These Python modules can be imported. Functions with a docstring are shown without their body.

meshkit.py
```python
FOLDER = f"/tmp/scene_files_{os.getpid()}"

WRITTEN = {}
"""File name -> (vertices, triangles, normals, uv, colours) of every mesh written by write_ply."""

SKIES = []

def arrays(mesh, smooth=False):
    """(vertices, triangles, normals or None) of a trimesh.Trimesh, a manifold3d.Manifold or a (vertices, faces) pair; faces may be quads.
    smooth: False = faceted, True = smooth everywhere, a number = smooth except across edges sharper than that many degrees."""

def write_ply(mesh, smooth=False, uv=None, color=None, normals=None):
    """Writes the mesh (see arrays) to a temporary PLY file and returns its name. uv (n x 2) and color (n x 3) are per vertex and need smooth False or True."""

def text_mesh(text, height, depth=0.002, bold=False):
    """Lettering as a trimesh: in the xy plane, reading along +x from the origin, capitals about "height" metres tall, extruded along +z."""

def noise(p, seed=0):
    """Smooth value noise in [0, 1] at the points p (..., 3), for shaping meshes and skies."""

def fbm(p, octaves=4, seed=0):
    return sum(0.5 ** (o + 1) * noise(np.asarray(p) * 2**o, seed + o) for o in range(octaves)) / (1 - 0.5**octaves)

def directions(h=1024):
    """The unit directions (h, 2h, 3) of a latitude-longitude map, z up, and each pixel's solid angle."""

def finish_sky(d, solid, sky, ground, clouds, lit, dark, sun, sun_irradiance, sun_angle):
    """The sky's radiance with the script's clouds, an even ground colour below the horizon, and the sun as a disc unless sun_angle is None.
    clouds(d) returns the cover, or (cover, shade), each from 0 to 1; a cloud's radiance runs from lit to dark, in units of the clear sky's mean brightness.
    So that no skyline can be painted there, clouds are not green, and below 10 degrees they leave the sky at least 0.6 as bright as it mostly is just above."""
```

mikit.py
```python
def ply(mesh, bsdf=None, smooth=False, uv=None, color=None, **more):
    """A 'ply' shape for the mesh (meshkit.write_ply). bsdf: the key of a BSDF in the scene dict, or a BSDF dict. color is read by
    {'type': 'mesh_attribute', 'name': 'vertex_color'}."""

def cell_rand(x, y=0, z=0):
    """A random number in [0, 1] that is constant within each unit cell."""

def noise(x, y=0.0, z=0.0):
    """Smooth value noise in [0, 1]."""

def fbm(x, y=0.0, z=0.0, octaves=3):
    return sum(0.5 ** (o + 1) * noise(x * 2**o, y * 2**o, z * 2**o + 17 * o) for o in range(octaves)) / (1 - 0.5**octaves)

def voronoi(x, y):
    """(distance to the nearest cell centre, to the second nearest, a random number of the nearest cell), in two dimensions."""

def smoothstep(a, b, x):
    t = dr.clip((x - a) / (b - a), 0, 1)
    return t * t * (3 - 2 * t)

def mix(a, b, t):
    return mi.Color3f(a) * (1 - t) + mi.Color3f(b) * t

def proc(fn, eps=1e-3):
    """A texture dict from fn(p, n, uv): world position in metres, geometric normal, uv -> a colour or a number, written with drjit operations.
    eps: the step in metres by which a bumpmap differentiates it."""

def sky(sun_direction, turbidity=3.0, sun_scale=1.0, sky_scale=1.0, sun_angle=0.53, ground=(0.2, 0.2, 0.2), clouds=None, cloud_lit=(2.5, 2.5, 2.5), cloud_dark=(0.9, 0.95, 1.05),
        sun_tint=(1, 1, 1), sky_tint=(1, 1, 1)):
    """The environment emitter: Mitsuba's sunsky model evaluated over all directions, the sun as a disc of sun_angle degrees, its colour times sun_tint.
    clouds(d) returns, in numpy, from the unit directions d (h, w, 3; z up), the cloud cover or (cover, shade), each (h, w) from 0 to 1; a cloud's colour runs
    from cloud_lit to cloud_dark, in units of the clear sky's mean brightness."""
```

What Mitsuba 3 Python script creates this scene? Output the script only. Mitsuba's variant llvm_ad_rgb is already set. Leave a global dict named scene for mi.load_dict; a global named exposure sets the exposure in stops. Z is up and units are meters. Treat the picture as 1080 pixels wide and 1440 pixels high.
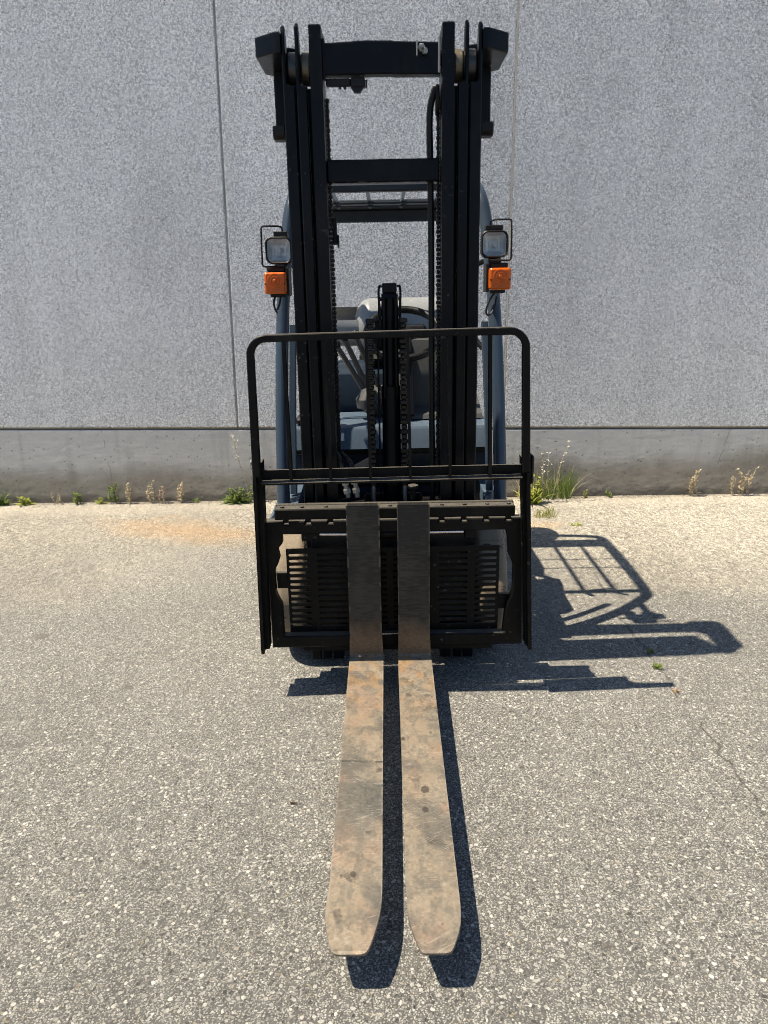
import math
import numpy as np
import trimesh
import manifold3d
import mapbox_earcut
import drjit as dr
import mitsuba as mi
import mikit
from mikit import noise, fbm, voronoi, cell_rand, smoothstep, mix
from shapely.geometry import Polygon, box as sbox, Point, LineString
from shapely import union_all

T = mi.ScalarTransform4f
scene, labels = {}, {}

# ------------------------------------------------------------------ camera, sky, exposure
EYE = np.array([0.0, 0.0, 1.5])
PITCH, ROLL, YAW = math.radians(15.8), math.radians(1.1), math.radians(0.36)
fw = np.array([-math.sin(YAW) * math.cos(PITCH), math.cos(YAW) * math.cos(PITCH), -math.sin(PITCH)])
rt = np.cross(fw, [0, 0, 1.0]); rt /= np.linalg.norm(rt)
up = np.cross(rt, fw)
up = up * math.cos(ROLL) + rt * math.sin(ROLL)
scene['camera'] = {'type': 'perspective', 'fov': 2 * math.degrees(math.atan(540 / 1100)), 'fov_axis': 'x',
                   'near_clip': 0.05, 'far_clip': 800.0,
                   'to_world': T().look_at(origin=EYE.tolist(), target=(EYE + fw).tolist(), up=up.tolist())}
SUN = (-0.470, -0.050, 1.0)
scene['sky'] = mikit.sky(SUN, turbidity=3, sun_tint=(0.96, 1.0, 1.02), sky_tint=(1.02, 1.0, 0.97), sky_scale=0.64)
exposure = 2.48

# ------------------------------------------------------------------ helpers
MASTTILT, PIV = math.radians(1.5), np.array([0, 3.1, 0.25])
_c, _s = math.cos(MASTTILT), math.sin(MASTTILT)
RT = np.array([[1, 0, 0], [0, _c, -_s], [0, _s, _c]])


def tilt(v):
    return (np.asarray(v) - PIV) @ RT.T + PIV


def key_for(base):
    if base not in scene and base not in taken:
        taken.add(base)
        return base
    i = 1
    while f'{base}_{i:03d}' in taken:
        i += 1
    taken.add(f'{base}_{i:03d}')
    return f'{base}_{i:03d}'


taken = set()


def thing(name, label, category, group=None, kind=None):
    k = key_for(name)
    labels[k] = {'label': label, 'category': category}
    if group:
        labels[k]['group'] = group
    if kind:
        labels[k]['kind'] = kind
    return k


def fix(mesh):
    if hasattr(mesh, 'to_mesh'):
        m = mesh.to_mesh()
        mesh = trimesh.Trimesh(np.array(m.vert_properties[:, :3], float), np.array(m.tri_verts), process=False)
    return mesh


def part(parent, name, meshes, mat, smooth=30, mast=False, label=None, kind=None, xf=None):
    """one entry of the scene below its parent"""
    k = key_for(parent + '__' + name if parent else name)
    if not isinstance(meshes, (list, tuple)):
        meshes = [meshes]
    m = trimesh.util.concatenate([fix(a).copy() for a in meshes]) if len(meshes) > 1 else fix(meshes[0]).copy()
    if xf is not None:
        m.vertices = xf(m.vertices)
    if mast:
        m.vertices = tilt(m.vertices)
    scene[k] = mikit.ply(m, mat, smooth=smooth)
    if label or kind:
        labels[k] = {}
        if label:
            labels[k]['label'] = label
        if kind:
            labels[k]['kind'] = kind
    return k


def group_part(parent, name):
    """a part with no mesh of its own, only sub-parts"""
    return key_for(parent + '__' + name)


def hull(pts):
    return fix(manifold3d.Manifold.hull_points(np.asarray(pts, float)))


def rbox(x0, x1, y0, y1, z0, z1, c=0.004):
    c = min(c, (x1 - x0) / 2.01, (y1 - y0) / 2.01, (z1 - z0) / 2.01)
    p = []
    for X, sx in ((x0, 1), (x1, -1)):
        for Y, sy in ((y0, 1), (y1, -1)):
            for Z, sz in ((z0, 1), (z1, -1)):
                p += [(X, Y + sy * c, Z + sz * c), (X + sx * c, Y, Z + sz * c), (X + sx * c, Y + sy * c, Z)]
    return hull(p)


def offset_ring(r, c):
    """vertices of the counter-clockwise ring moved to its inner side by c, same count"""
    r = np.asarray(r, float)
    a, b = r - np.roll(r, 1, 0), np.roll(r, -1, 0) - r
    a /= np.linalg.norm(a, axis=1, keepdims=True) + 1e-12
    b /= np.linalg.norm(b, axis=1, keepdims=True) + 1e-12
    na, nb = np.stack([-a[:, 1], a[:, 0]], 1), np.stack([-b[:, 1], b[:, 0]], 1)
    m = na + nb
    d = (m * na).sum(1, keepdims=True)
    return r + c * m / np.maximum(d, 0.5)


def ext(poly, a, b, plane='xz', c=0.002):
    """polygon (with holes) extruded along the third axis with bevelled edges"""
    poly = poly.buffer(0)
    from shapely.geometry.polygon import orient
    out = []
    for pg in getattr(poly, 'geoms', [poly]):
        pg = orient(pg.simplify(1e-5), 1.0)
        rings = [np.array(pg.exterior.coords)[:-1]] + [np.array(i.coords)[:-1] for i in pg.interiors]
        inner = [offset_ring(r, c) for r in rings] if c else rings
        flat = np.vstack(inner)
        tri = mapbox_earcut.triangulate_float64(flat, np.cumsum([len(r) for r in inner]).astype(np.uint32)).reshape(-1, 3).astype(int)
        e1, e2 = flat[tri[:, 1]] - flat[tri[:, 0]], flat[tri[:, 2]] - flat[tri[:, 0]]
        neg = (e1[:, 0] * e2[:, 1] - e1[:, 1] * e2[:, 0]) < 0
        tri[neg] = tri[neg][:, ::-1]
        full = np.vstack(rings)
        n = len(flat)
        levels = [(flat, 0.0), (full, c), (full, b - a - c), (flat, b - a)] if c else [(full, 0.0), (full, b - a)]
        V = np.vstack([np.column_stack([p, np.full(n, w)]) for p, w in levels])
        F = [tri[:, ::-1], tri + n * (len(levels) - 1)]
        at = 0
        for r in rings:
            m = len(r)
            i = np.arange(m)
            j = (i + 1) % m
            for l in range(len(levels) - 1):
                p, q = at + l * n, at + (l + 1) * n
                F += [np.stack([p + i, p + j, q + j], 1), np.stack([p + i, q + j, q + i], 1)]
            at += m
        u, v, w = V.T
        if plane == 'xz':
            V = np.column_stack([u, b - w, v])
        elif plane == 'yz':
            V = np.column_stack([a + w, u, v])
        else:
            V = np.column_stack([u, v, a + w])
        out.append(trimesh.Trimesh(V, np.vstack(F), process=False))
    return trimesh.util.concatenate(out) if len(out) > 1 else out[0]


def rrect(x0, x1, z0, z1, r, n=4):
    return sbox(x0 + r, z0 + r, x1 - r, z1 - r).buffer(r, quad_segs=n)


def frames(p, closed=False):
    p = np.asarray(p, float)
    t = (np.roll(p, -1, 0) - np.roll(p, 1, 0)) if closed else np.gradient(p, axis=0)
    t /= np.linalg.norm(t, axis=1, keepdims=True) + 1e-12
    n = np.zeros_like(t)
    a = np.array([0, 0, 1.0]) if abs(t[0, 2]) < 0.9 else np.array([1.0, 0, 0])
    a -= t[0] * (a @ t[0])
    n[0] = a / np.linalg.norm(a)
    for i in range(1, len(p)):
        a = n[i - 1] - t[i] * (n[i - 1] @ t[i])
        n[i] = a / np.linalg.norm(a)
    return t, n, np.cross(t, n)


def sweep(p, prof, closed=False, caps=True, axis=None):
    """profile (k x 2) swept along points p; axis: the fixed direction of the profile's first coordinate"""
    p, prof = np.asarray(p, float), np.asarray(prof, float)
    t, n, b = frames(p, closed)
    if axis is not None:
        ax = np.asarray(axis, float)
        n = ax - t * (t @ ax)[:, None]
        n /= np.linalg.norm(n, axis=1, keepdims=True)
        b = np.cross(t, n)
    k, m = len(prof), len(p)
    V = (p[:, None] + prof[None, :, :1] * n[:, None] + prof[None, :, 1:] * b[:, None]).reshape(-1, 3)
    F = []
    j = np.arange(k)
    for i in range(m if closed else m - 1):
        q, r = i * k, ((i + 1) % m) * k
        F += [np.stack([q + j, q + (j + 1) % k, r + (j + 1) % k], 1), np.stack([q + j, r + (j + 1) % k, r + j], 1)]
    if caps and not closed:
        V = np.vstack([V, p[0], p[-1]])
        F += [np.stack([(j + 1) % k, j, j * 0 + m * k], 1), np.stack([(m - 1) * k + j, (m - 1) * k + (j + 1) % k, j * 0 + m * k + 1], 1)]
    return trimesh.Trimesh(V, np.vstack(F), process=False)


def circ(r, n=10):
    a = np.arange(n) * 2 * np.pi / n
    return np.column_stack([r * np.cos(a), r * np.sin(a)])


def tube(p, r, n=10, closed=False):
    return sweep(p, circ(r, n), closed)


def rprof(w, h, r=0.004, n=3):
    return np.array(rrect(-w / 2, w / 2, -h / 2, h / 2, r, n).exterior.coords)[:-1][::-1]


def smooth_path(pts, n=8, it=2):
    p = np.asarray(pts, float)
    for _ in range(it):
        q = [p[0]]
        for a, b in zip(p[:-1], p[1:]):
            q += [a * 0.75 + b * 0.25, a * 0.25 + b * 0.75]
        q.append(p[-1])
        p = np.array(q)
    return p


def cyl(p0, p1, r, n=24, c=None):
    p0, p1 = np.asarray(p0, float), np.asarray(p1, float)
    d = (p1 - p0) / np.linalg.norm(p1 - p0)
    c = r * 0.12 if c is None else c
    L = np.linalg.norm(p1 - p0)
    c = min(c, L * 0.3)
    return lathe([(0, r - c), (c, r), (L - c, r), (L, r - c)], p0, d, n)


def lathe(prof, origin=(0, 0, 0), axis=(0, 0, 1), n=32):
    """profile of (along axis, radius), capped at both ends"""
    axis = np.asarray(axis, float)
    a = np.cross(axis, [0, 0, 1.0] if abs(axis[2]) < 0.9 else [1.0, 0, 0])
    a /= np.linalg.norm(a)
    b = np.cross(axis, a)
    ang = np.arange(n) * 2 * np.pi / n
    V, F = [], []
    for h, r in prof:
        V.append(np.asarray(origin) + axis * h + r * (np.cos(ang)[:, None] * a + np.sin(ang)[:, None] * b))
    j = np.arange(n)
    for i in range(len(prof) - 1):
        q, s = i * n, (i + 1) * n
        F += [np.stack([q + j, q + (j + 1) % n, s + (j + 1) % n], 1), np.stack([q + j, s + (j + 1) % n, s + j], 1)]
    V = np.vstack(V + [[np.asarray(origin) + axis * prof[0][0]], [np.asarray(origin) + axis * prof[-1][0]]])
    m = len(prof) * n
    F += [np.stack([(j + 1) % n, j, j * 0 + m], 1), np.stack([m - n + j, m - n + (j + 1) % n, j * 0 + m + 1], 1)]
    return trimesh.Trimesh(V, np.vstack(F), process=False)


def hexbolt(p, axis, r, h):
    return lathe([(0, r), (h * 0.85, r), (h, r * 0.86)], p, axis, 6)


# ------------------------------------------------------------------ materials
def bsdf(name, d, two=True):
    scene[name] = {'type': 'twosided', 'nested': d} if two else d
    return name


def principled(color, rough=0.5, metallic=0.0, spec=0.5, clear=0.0, **kw):
    def slot(v):
        if callable(v):
            return mikit.proc(v)
        if isinstance(v, (tuple, list)):
            return {'type': 'rgb', 'value': list(v)}
        return v
    d = {'type': 'principled', 'base_color': slot(color), 'roughness': slot(rough), 'metallic': metallic, 'specular': spec}
    if clear:
        d['clearcoat'] = clear
        d['clearcoat_gloss'] = 0.9
    d.update(kw)
    return d


def bumped(d, fn, scale=1.0, eps=1e-3):
    return {'type': 'bumpmap', 'arbitrary': mikit.proc(fn, eps), 'scale': scale, 'bsdf': d}


def paint_color(base, dust, amount):
    def f(p, n, uv):
        a = fbm(p.x * 9, p.y * 9, p.z * 3.5, 4)
        b = noise(p.x * 60, p.y * 60, p.z * 22)
        t = smoothstep(0.45, 0.8, a * 0.75 + b * 0.25) * amount
        chip = smoothstep(0.80, 0.84, noise(p.x * 75, p.y * 75, p.z * 75)) * smoothstep(0.55, 0.7, fbm(p.x * 5, p.y * 5, p.z * 5, 2)) * 0.6
        return mix(mix(base, dust, t), (0.10, 0.095, 0.09), chip * amount)
    return f


def paint_rough(lo, hi):
    def f(p, n, uv):
        return lo + (hi - lo) * fbm(p.x * 14, p.y * 14, p.z * 5, 3)
    return f


bsdf('mat_black_paint', principled(paint_color((0.0022, 0.0034, 0.0055), (0.009, 0.0095, 0.010), 0.75), paint_rough(0.20, 0.46), spec=0.15))
def frame_color(p, n, uv):
    c = paint_color((0.003, 0.0031, 0.0034), (0.013, 0.012, 0.0105), 0.9)(p, n, uv)
    dust = smoothstep(0.75, 0.95, n.z) * (0.45 + 0.5 * fbm(p.x * 22, p.y * 40, p.z * 10, 3))
    return mix(c, (0.17, 0.16, 0.14), dust * 0.75)


bsdf('mat_black_frame', principled(frame_color, paint_rough(0.30, 0.6), spec=0.16))
bsdf('mat_black_plastic', principled((0.006, 0.006, 0.0065), 0.45, spec=0.3))
bsdf('mat_rubber_hose', principled((0.008, 0.008, 0.008), 0.5, spec=0.35))
bsdf('mat_blue_paint', principled(paint_color((0.072, 0.105, 0.148), (0.10, 0.115, 0.13), 0.45), 0.3, spec=0.4, clear=0.25))
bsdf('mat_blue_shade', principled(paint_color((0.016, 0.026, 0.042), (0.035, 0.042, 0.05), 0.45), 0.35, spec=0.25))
bsdf('mat_lever', principled((0.10, 0.10, 0.098), 0.28, metallic=0.6))
bsdf('mat_blue_dark', principled(paint_color((0.030, 0.048, 0.074), (0.055, 0.065, 0.076), 0.45), 0.3, spec=0.35, clear=0.3))
bsdf('mat_guard_grey', principled(paint_color((0.016, 0.022, 0.030), (0.035, 0.038, 0.042), 0.4), 0.35, spec=0.4))
bsdf('mat_grey_plastic', principled(paint_color((0.062, 0.066, 0.068), (0.09, 0.088, 0.082), 0.5), 0.55, spec=0.3))
bsdf('mat_chain', principled(paint_color((0.009, 0.0085, 0.008), (0.030, 0.026, 0.022), 0.8), 0.36, metallic=0.4))
bsdf('mat_chrome', {'type': 'roughconductor', 'material': 'Cr', 'alpha': 0.12})
bsdf('mat_zinc', principled((0.30, 0.29, 0.27), 0.4, metallic=0.6))
bsdf('mat_brass', principled((0.16, 0.14, 0.10), 0.4, metallic=0.6))
bsdf('mat_roller', principled((0.07, 0.07, 0.068), 0.4, metallic=0.6))
bsdf('mat_tank', principled(paint_color((0.22, 0.235, 0.245), (0.17, 0.172, 0.17), 0.5), 0.4))
bsdf('mat_white_sticker', principled((0.75, 0.75, 0.73), 0.4))
bsdf('mat_red_sticker', principled((0.5, 0.03, 0.03), 0.4))


def ring_bump(p, n, uv):
    return 0.0005 * (dr.sin(p.x * 1100) + 0.8 * dr.sin(p.z * 320))


bsdf('mat_reflector', bumped({'type': 'roughconductor', 'material': 'Al', 'alpha': 0.25, 'specular_reflectance': {'type': 'rgb', 'value': [0.5, 0.5, 0.49]}}, ring_bump, 1.0))
bsdf('mat_lens_glass', {'type': 'thindielectric', 'int_ior': 1.5}, two=False)
bsdf('mat_amber', principled((0.58, 0.105, 0.001), 0.28, spec=0.35, clear=0.15))


def tyre_color(p, n, uv):
    a = fbm(p.x * 8, p.y * 8, p.z * 8, 4)
    cut = smoothstep(0.014, 0.0, dr.abs(fbm(p.x * 5 + 3, p.y * 9, p.z * 20, 3) - 0.5)) * smoothstep(0.45, 0.6, fbm(p.x * 6, p.y * 6, p.z * 6 + 9, 2))
    return mix(mix((0.19, 0.155, 0.115), (0.29, 0.24, 0.175), a), (0.03, 0.027, 0.024), cut)


bsdf('mat_tyre', principled(tyre_color, 0.85, spec=0.3))


def fork_x(p):
    """distance from the nearer fork's centre line"""
    return dr.minimum(dr.abs(p.x + 0.096), dr.abs(p.x - 0.0895))


def fork_color(p, n, uv):
    s = dr.select(p.x < 0, 0.0, 7.3)
    big = fbm(p.x * 9 + s, p.y * 5, s, 4)
    mid = fbm(p.x * 30 + s, p.y * 26, p.z * 20 + s, 4)
    fine = fbm(p.x * 160, p.y * 160, p.z * 160, 3)
    col = mix((0.29, 0.240, 0.178), (0.235, 0.208, 0.165), smoothstep(0.35, 0.65, big))
    col = mix(col, (0.31, 0.215, 0.15), smoothstep(0.48, 0.70, fbm(p.x * 12 + 4 + s, p.y * 7 + 2, 1.0, 3)) * 0.6)
    # dark steel-grey smears across the blades
    band = smoothstep(0.52, 0.68, fbm(p.x * 7 + s + 3, p.y * 11 + p.x * 5, 2.0 + s, 4))
    col = mix(col, (0.075, 0.077, 0.075), band * 0.62)
    col = mix(col, (0.07, 0.06, 0.05), smoothstep(0.66, 0.78, mid) * 0.75)
    # worn wipe band on the left blade
    wipe = dr.select(p.x < -0.01, smoothstep(2.02, 1.99, p.y + 0.03 * fbm(p.x * 30, p.y * 20, 0.0, 3)) * smoothstep(1.62, 1.90, p.y + 0.16 * (fbm(p.x * 18, p.y * 14, 3.0, 4) - 0.5) - 0.9 * (p.x + 0.16)), mi.Float(0))
    col = mix(col, (0.10, 0.10, 0.092), wipe * 0.75)
    # bright scratches in three directions
    for k, (cx, cy) in enumerate(((0.9, 0.45), (0.8, -0.6), (1.0, 0.1))):
        u, v = p.x * cx + p.y * cy, -p.x * cy + p.y * cx
        sc = smoothstep(0.70, 0.92, noise(u * 38 + 11 * k + 2 * noise(v * 40), v * 330 + 1.5 * noise(u * 22), 3.0 * k)) * smoothstep(0.45, 0.62, fbm(p.x * 18 + k * 9, p.y * 14, 4.0 + k, 2))
        col = mix(col, (0.40, 0.36, 0.30), sc * 0.38)
    lane = smoothstep(0.62, 0.8, noise(p.x * 150 + s, p.y * 3.2, 8.0)) * smoothstep(0.4, 0.6, fbm(p.x * 10 + s, p.y * 4, 12.0, 3))
    col = mix(col, (0.36, 0.325, 0.27), lane * 0.12)
    # rust near the heel
    heel = smoothstep(2.15, 2.75, p.y) * smoothstep(0.42, 0.62, fbm(p.x * 26 + s, p.y * 18, 6.0, 3))
    col = mix(col, (0.36, 0.215, 0.095), heel * 0.62)
    mott = fbm(p.x * 55 + s, p.y * 38, 9.0, 4)
    col = mix(col, (0.15, 0.138, 0.115), smoothstep(0.45, 0.7, mott) * 0.55)
    col = col * (0.66 + 0.56 * fine) * 0.92
    rim = smoothstep(0.060, 0.0635, fork_x(p)) * smoothstep(0.35, 0.6, noise(p.y * 60, s))
    col = mix(col, (0.30, 0.27, 0.22), rim * 0.6)
    # dark wipe line and scuffs across the left blade
    ln = dr.select(p.x < -0.01, smoothstep(0.006, 0.002, dr.abs(p.y - 2.085 - 0.02 * (noise(p.x * 25) - 0.5))) * smoothstep(0.25, 0.6, noise(p.x * 50, 4.0)), mi.Float(0))
    col = mix(col, (0.03, 0.03, 0.03), ln * 0.75)
    # oil drops on the right blade
    for x, y, r in ((0.0905, 1.945, 0.012), (0.086, 1.858, 0.009), (-0.104, 1.62, 0.008), (0.032, 2.2, 0.008)):
        d = dr.sqrt(dr.square(p.x - x) + dr.square((p.y - y) * 0.7)) + 0.004 * noise(p.x * 200, p.y * 200)
        col = mix(col, (0.05, 0.042, 0.035), smoothstep(r + 0.003, r, d) * 0.8)
    # painted shank
    wear = fbm(p.x * 14 + s, p.z * 6, s, 4)
    line = smoothstep(0.6, 0.8, noise(p.x * 6 + s, p.z * 130, 2.0)) * 0.6
    sh = mix((0.011, 0.011, 0.011), (0.050, 0.045, 0.037), smoothstep(0.42, 0.72, wear * 0.7 + 0.3 * noise(p.x * 40, p.z * 260)) * 0.55 + line * smoothstep(0.5, 0.7, fbm(p.z * 9 + s, 3.0, 0.0, 2)) * 0.55)
    edge = smoothstep(0.054, 0.0605, fork_x(p)) * smoothstep(0.3, 0.5, noise(p.z * 50, s))
    sh = mix(sh, (0.16, 0.13, 0.095), edge * 0.7)
    low = smoothstep(0.32, 0.19, p.z + 0.05 * (fbm(p.x * 40 + s, p.z * 30, 1.0, 3) - 0.5))
    sh = mix(sh, (0.16, 0.105, 0.06) * mi.Color3f(1) * (0.5 + fine), low * 0.8)
    return mix(col, sh, dr.maximum(smoothstep(0.152, 0.156, p.z), smoothstep(0.5, 0.8, -n.y) * smoothstep(2.5, 2.6, p.y)))


bsdf('mat_fork', bumped(principled(fork_color, 0.5, metallic=0.15, spec=0.5), lambda p, n, uv: 0.0012 * fbm(p.x * 60, p.y * 60, p.z * 60, 4), 1.0, 2e-3))


def ground_color(p, n, uv):
    x = p.x + 0.006 * noise(p.x * 90, p.y * 90)
    y = p.y
    d1, d2, r1 = voronoi(x * 120, y * 120)
    e1, e2, r2 = voronoi(x * 210 + 31, y * 210 + 17)
    patch = fbm(x * 0.8 + 3, y * 0.8, 0.0, 4)
    fine = noise(x * 520, y * 520)
    binder = mix((0.098, 0.098, 0.093), (0.155, 0.154, 0.146), fine)
    small = mix((0.15, 0.149, 0.14), (0.42, 0.412, 0.375), r2)
    col = mix(binder, small, smoothstep(0.50, 0.30, e1) * smoothstep(0.3, 0.45, r2))
    tone = cell_rand(dr.floor(r1 * 977), 5)
    stone = mix(mix((0.155, 0.154, 0.147), (0.545, 0.537, 0.502), tone * tone), (0.30, 0.26, 0.19), smoothstep(0.93, 0.96, cell_rand(dr.floor(r1 * 877), 9)))
    edge = 0.16 + 0.30 * cell_rand(dr.floor(r1 * 631), 2)
    col = mix(col, stone, smoothstep(edge + 0.06, edge - 0.04, d1) * smoothstep(0.33, 0.37, r1))
    # clumps of coarser and finer stone, so that the grain holds farther away
    g1, g2, r3 = voronoi(x * 74 + 3, y * 66 + 8)
    lump = smoothstep(0.40, 0.28, g1)
    col = mix(col, mix((0.26, 0.255, 0.235), (0.50, 0.49, 0.45), cell_rand(dr.floor(r3 * 733), 4)), lump * smoothstep(0.88, 0.90, r3))
    col = mix(col, (0.060, 0.060, 0.058), lump * smoothstep(0.11, 0.09, r3) * 0.6)
    clump = 0.80 + 0.40 * noise(x * 78, y * 46) + 0.45 * (lump - 0.35) * (r3 - 0.5)
    col = col * clump
    # sand and dust towards the wall
    wob = fbm(x * 1.1, y * 1.3, 4.0, 4) - 0.5
    dust = smoothstep(3.6, 5.1, y + wob * 2.0 + 0.12 * x * smoothstep(0.0, 1.0, x))
    sand = mix((0.24, 0.22, 0.178), (0.50, 0.46, 0.38), noise(x * 88, y * 60)) * (0.6 + 0.8 * r2) * (clump * clump)
    col = mix(col, sand, dust * 0.62)
    apron = smoothstep(5.32, 5.5, y + 0.12 * (fbm(x * 3, y * 3, 2.0, 3) - 0.5))
    col = mix(col, mix((0.30, 0.27, 0.22), (0.58, 0.53, 0.44), noise(x * 90 + 5, y * 50)), apron * 0.5)
    soil = smoothstep(0.10, 0.01, 5.65 - 0.018 * x - y + 0.10 * (fbm(x * 5, y * 5, 3.0, 4) - 0.35))
    col = mix(col, mix((0.10, 0.085, 0.06), (0.26, 0.225, 0.165), noise(x * 140, y * 140)), soil * smoothstep(0.25, 0.5, fbm(x * 2.3, 2.0, 0.0, 4)) * 0.85)
    # rust wash and greyed, oil-dulled places
    rx, ry = (x + 1.32) / 0.75, (y - 4.95 + 0.30 * (x + 1.32)) / 0.30
    rust = smoothstep(1.15, 0.1, dr.sqrt(rx * rx + ry * ry) + 0.9 * (fbm(x * 4, y * 7, 8.0, 4) - 0.5))
    rx, ry = (x - 1.0) / 0.22, (y - 4.93) / 0.13
    rust = dr.maximum(rust, 0.6 * smoothstep(1.1, 0.2, dr.sqrt(rx * rx + ry * ry) + 0.7 * (fbm(x * 6, y * 9, 5.0, 3) - 0.5)))
    col = mix(col, (0.42, 0.255, 0.11) * mi.Color3f(1) * (0.45 + 1.0 * r2) * (0.3 + 0.7 * clump), rust * 0.5)
    near = smoothstep(3.2, 1.6, y)
    col = col * (0.74 + 0.34 * patch) * (1 - 0.06 * near)
    spot = mi.Float(0)
    for sx, sy, r in ((-0.30, 3.05, 0.02), (1.5, 3.7, 0.035), (-1.3, 2.4, 0.025), (-0.683, 1.8, 0.02), (-0.894, 1.97, 0.014), (0.928, 1.91, 0.018), (-1.047, 2.81, 0.03), (0.5, 1.5, 0.016), (-1.6, 3.3, 0.05), (1.7, 2.9, 0.03), (0.33, 1.36, 0.02)):
        d = dr.sqrt(dr.square(x - sx) + dr.square(y - sy)) + 0.02 * (noise(x * 80, y * 80) - 0.5)
        spot = dr.maximum(spot, smoothstep(r, r * 0.4, d))
    col = mix(col, (0.08, 0.076, 0.07), spot * 0.6)
    # crack running from under the truck's shadow towards the camera
    cx = 1.10 + 0.05 * (fbm(y * 2.2, 1.0, 0.0, 3) - 0.5) + 0.03 * (noise(y * 18) - 0.5)
    crack = smoothstep(0.007, 0.002, dr.abs(x - cx)) * smoothstep(0.15, 0.4, noise(y * 5, 3.0)) * smoothstep(1.7, 2.2, y) * smoothstep(4.4, 3.6, y)
    return mix(col, (0.05, 0.047, 0.043), crack * 0.7)


def ground_bump(p, n, uv):
    x = p.x + 0.006 * noise(p.x * 90, p.y * 90)
    d1, d2, r1 = voronoi(x * 120, p.y * 120)
    e1, e2, r2 = voronoi(x * 210 + 31, p.y * 210 + 17)
    edge = 0.16 + 0.30 * cell_rand(dr.floor(r1 * 631), 2)
    big = smoothstep(edge + 0.15, edge - 0.15, d1) * smoothstep(0.36, 0.44, r1)
    return 0.0020 * big * (0.5 + r1) + 0.0010 * (1 - dr.minimum(e1, 1)) + 0.0006 * noise(p.x * 400, p.y * 400)


bsdf('mat_ground', bumped(principled(ground_color, 0.85, spec=0.3), ground_bump, 1.0, 8e-4))


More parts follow.
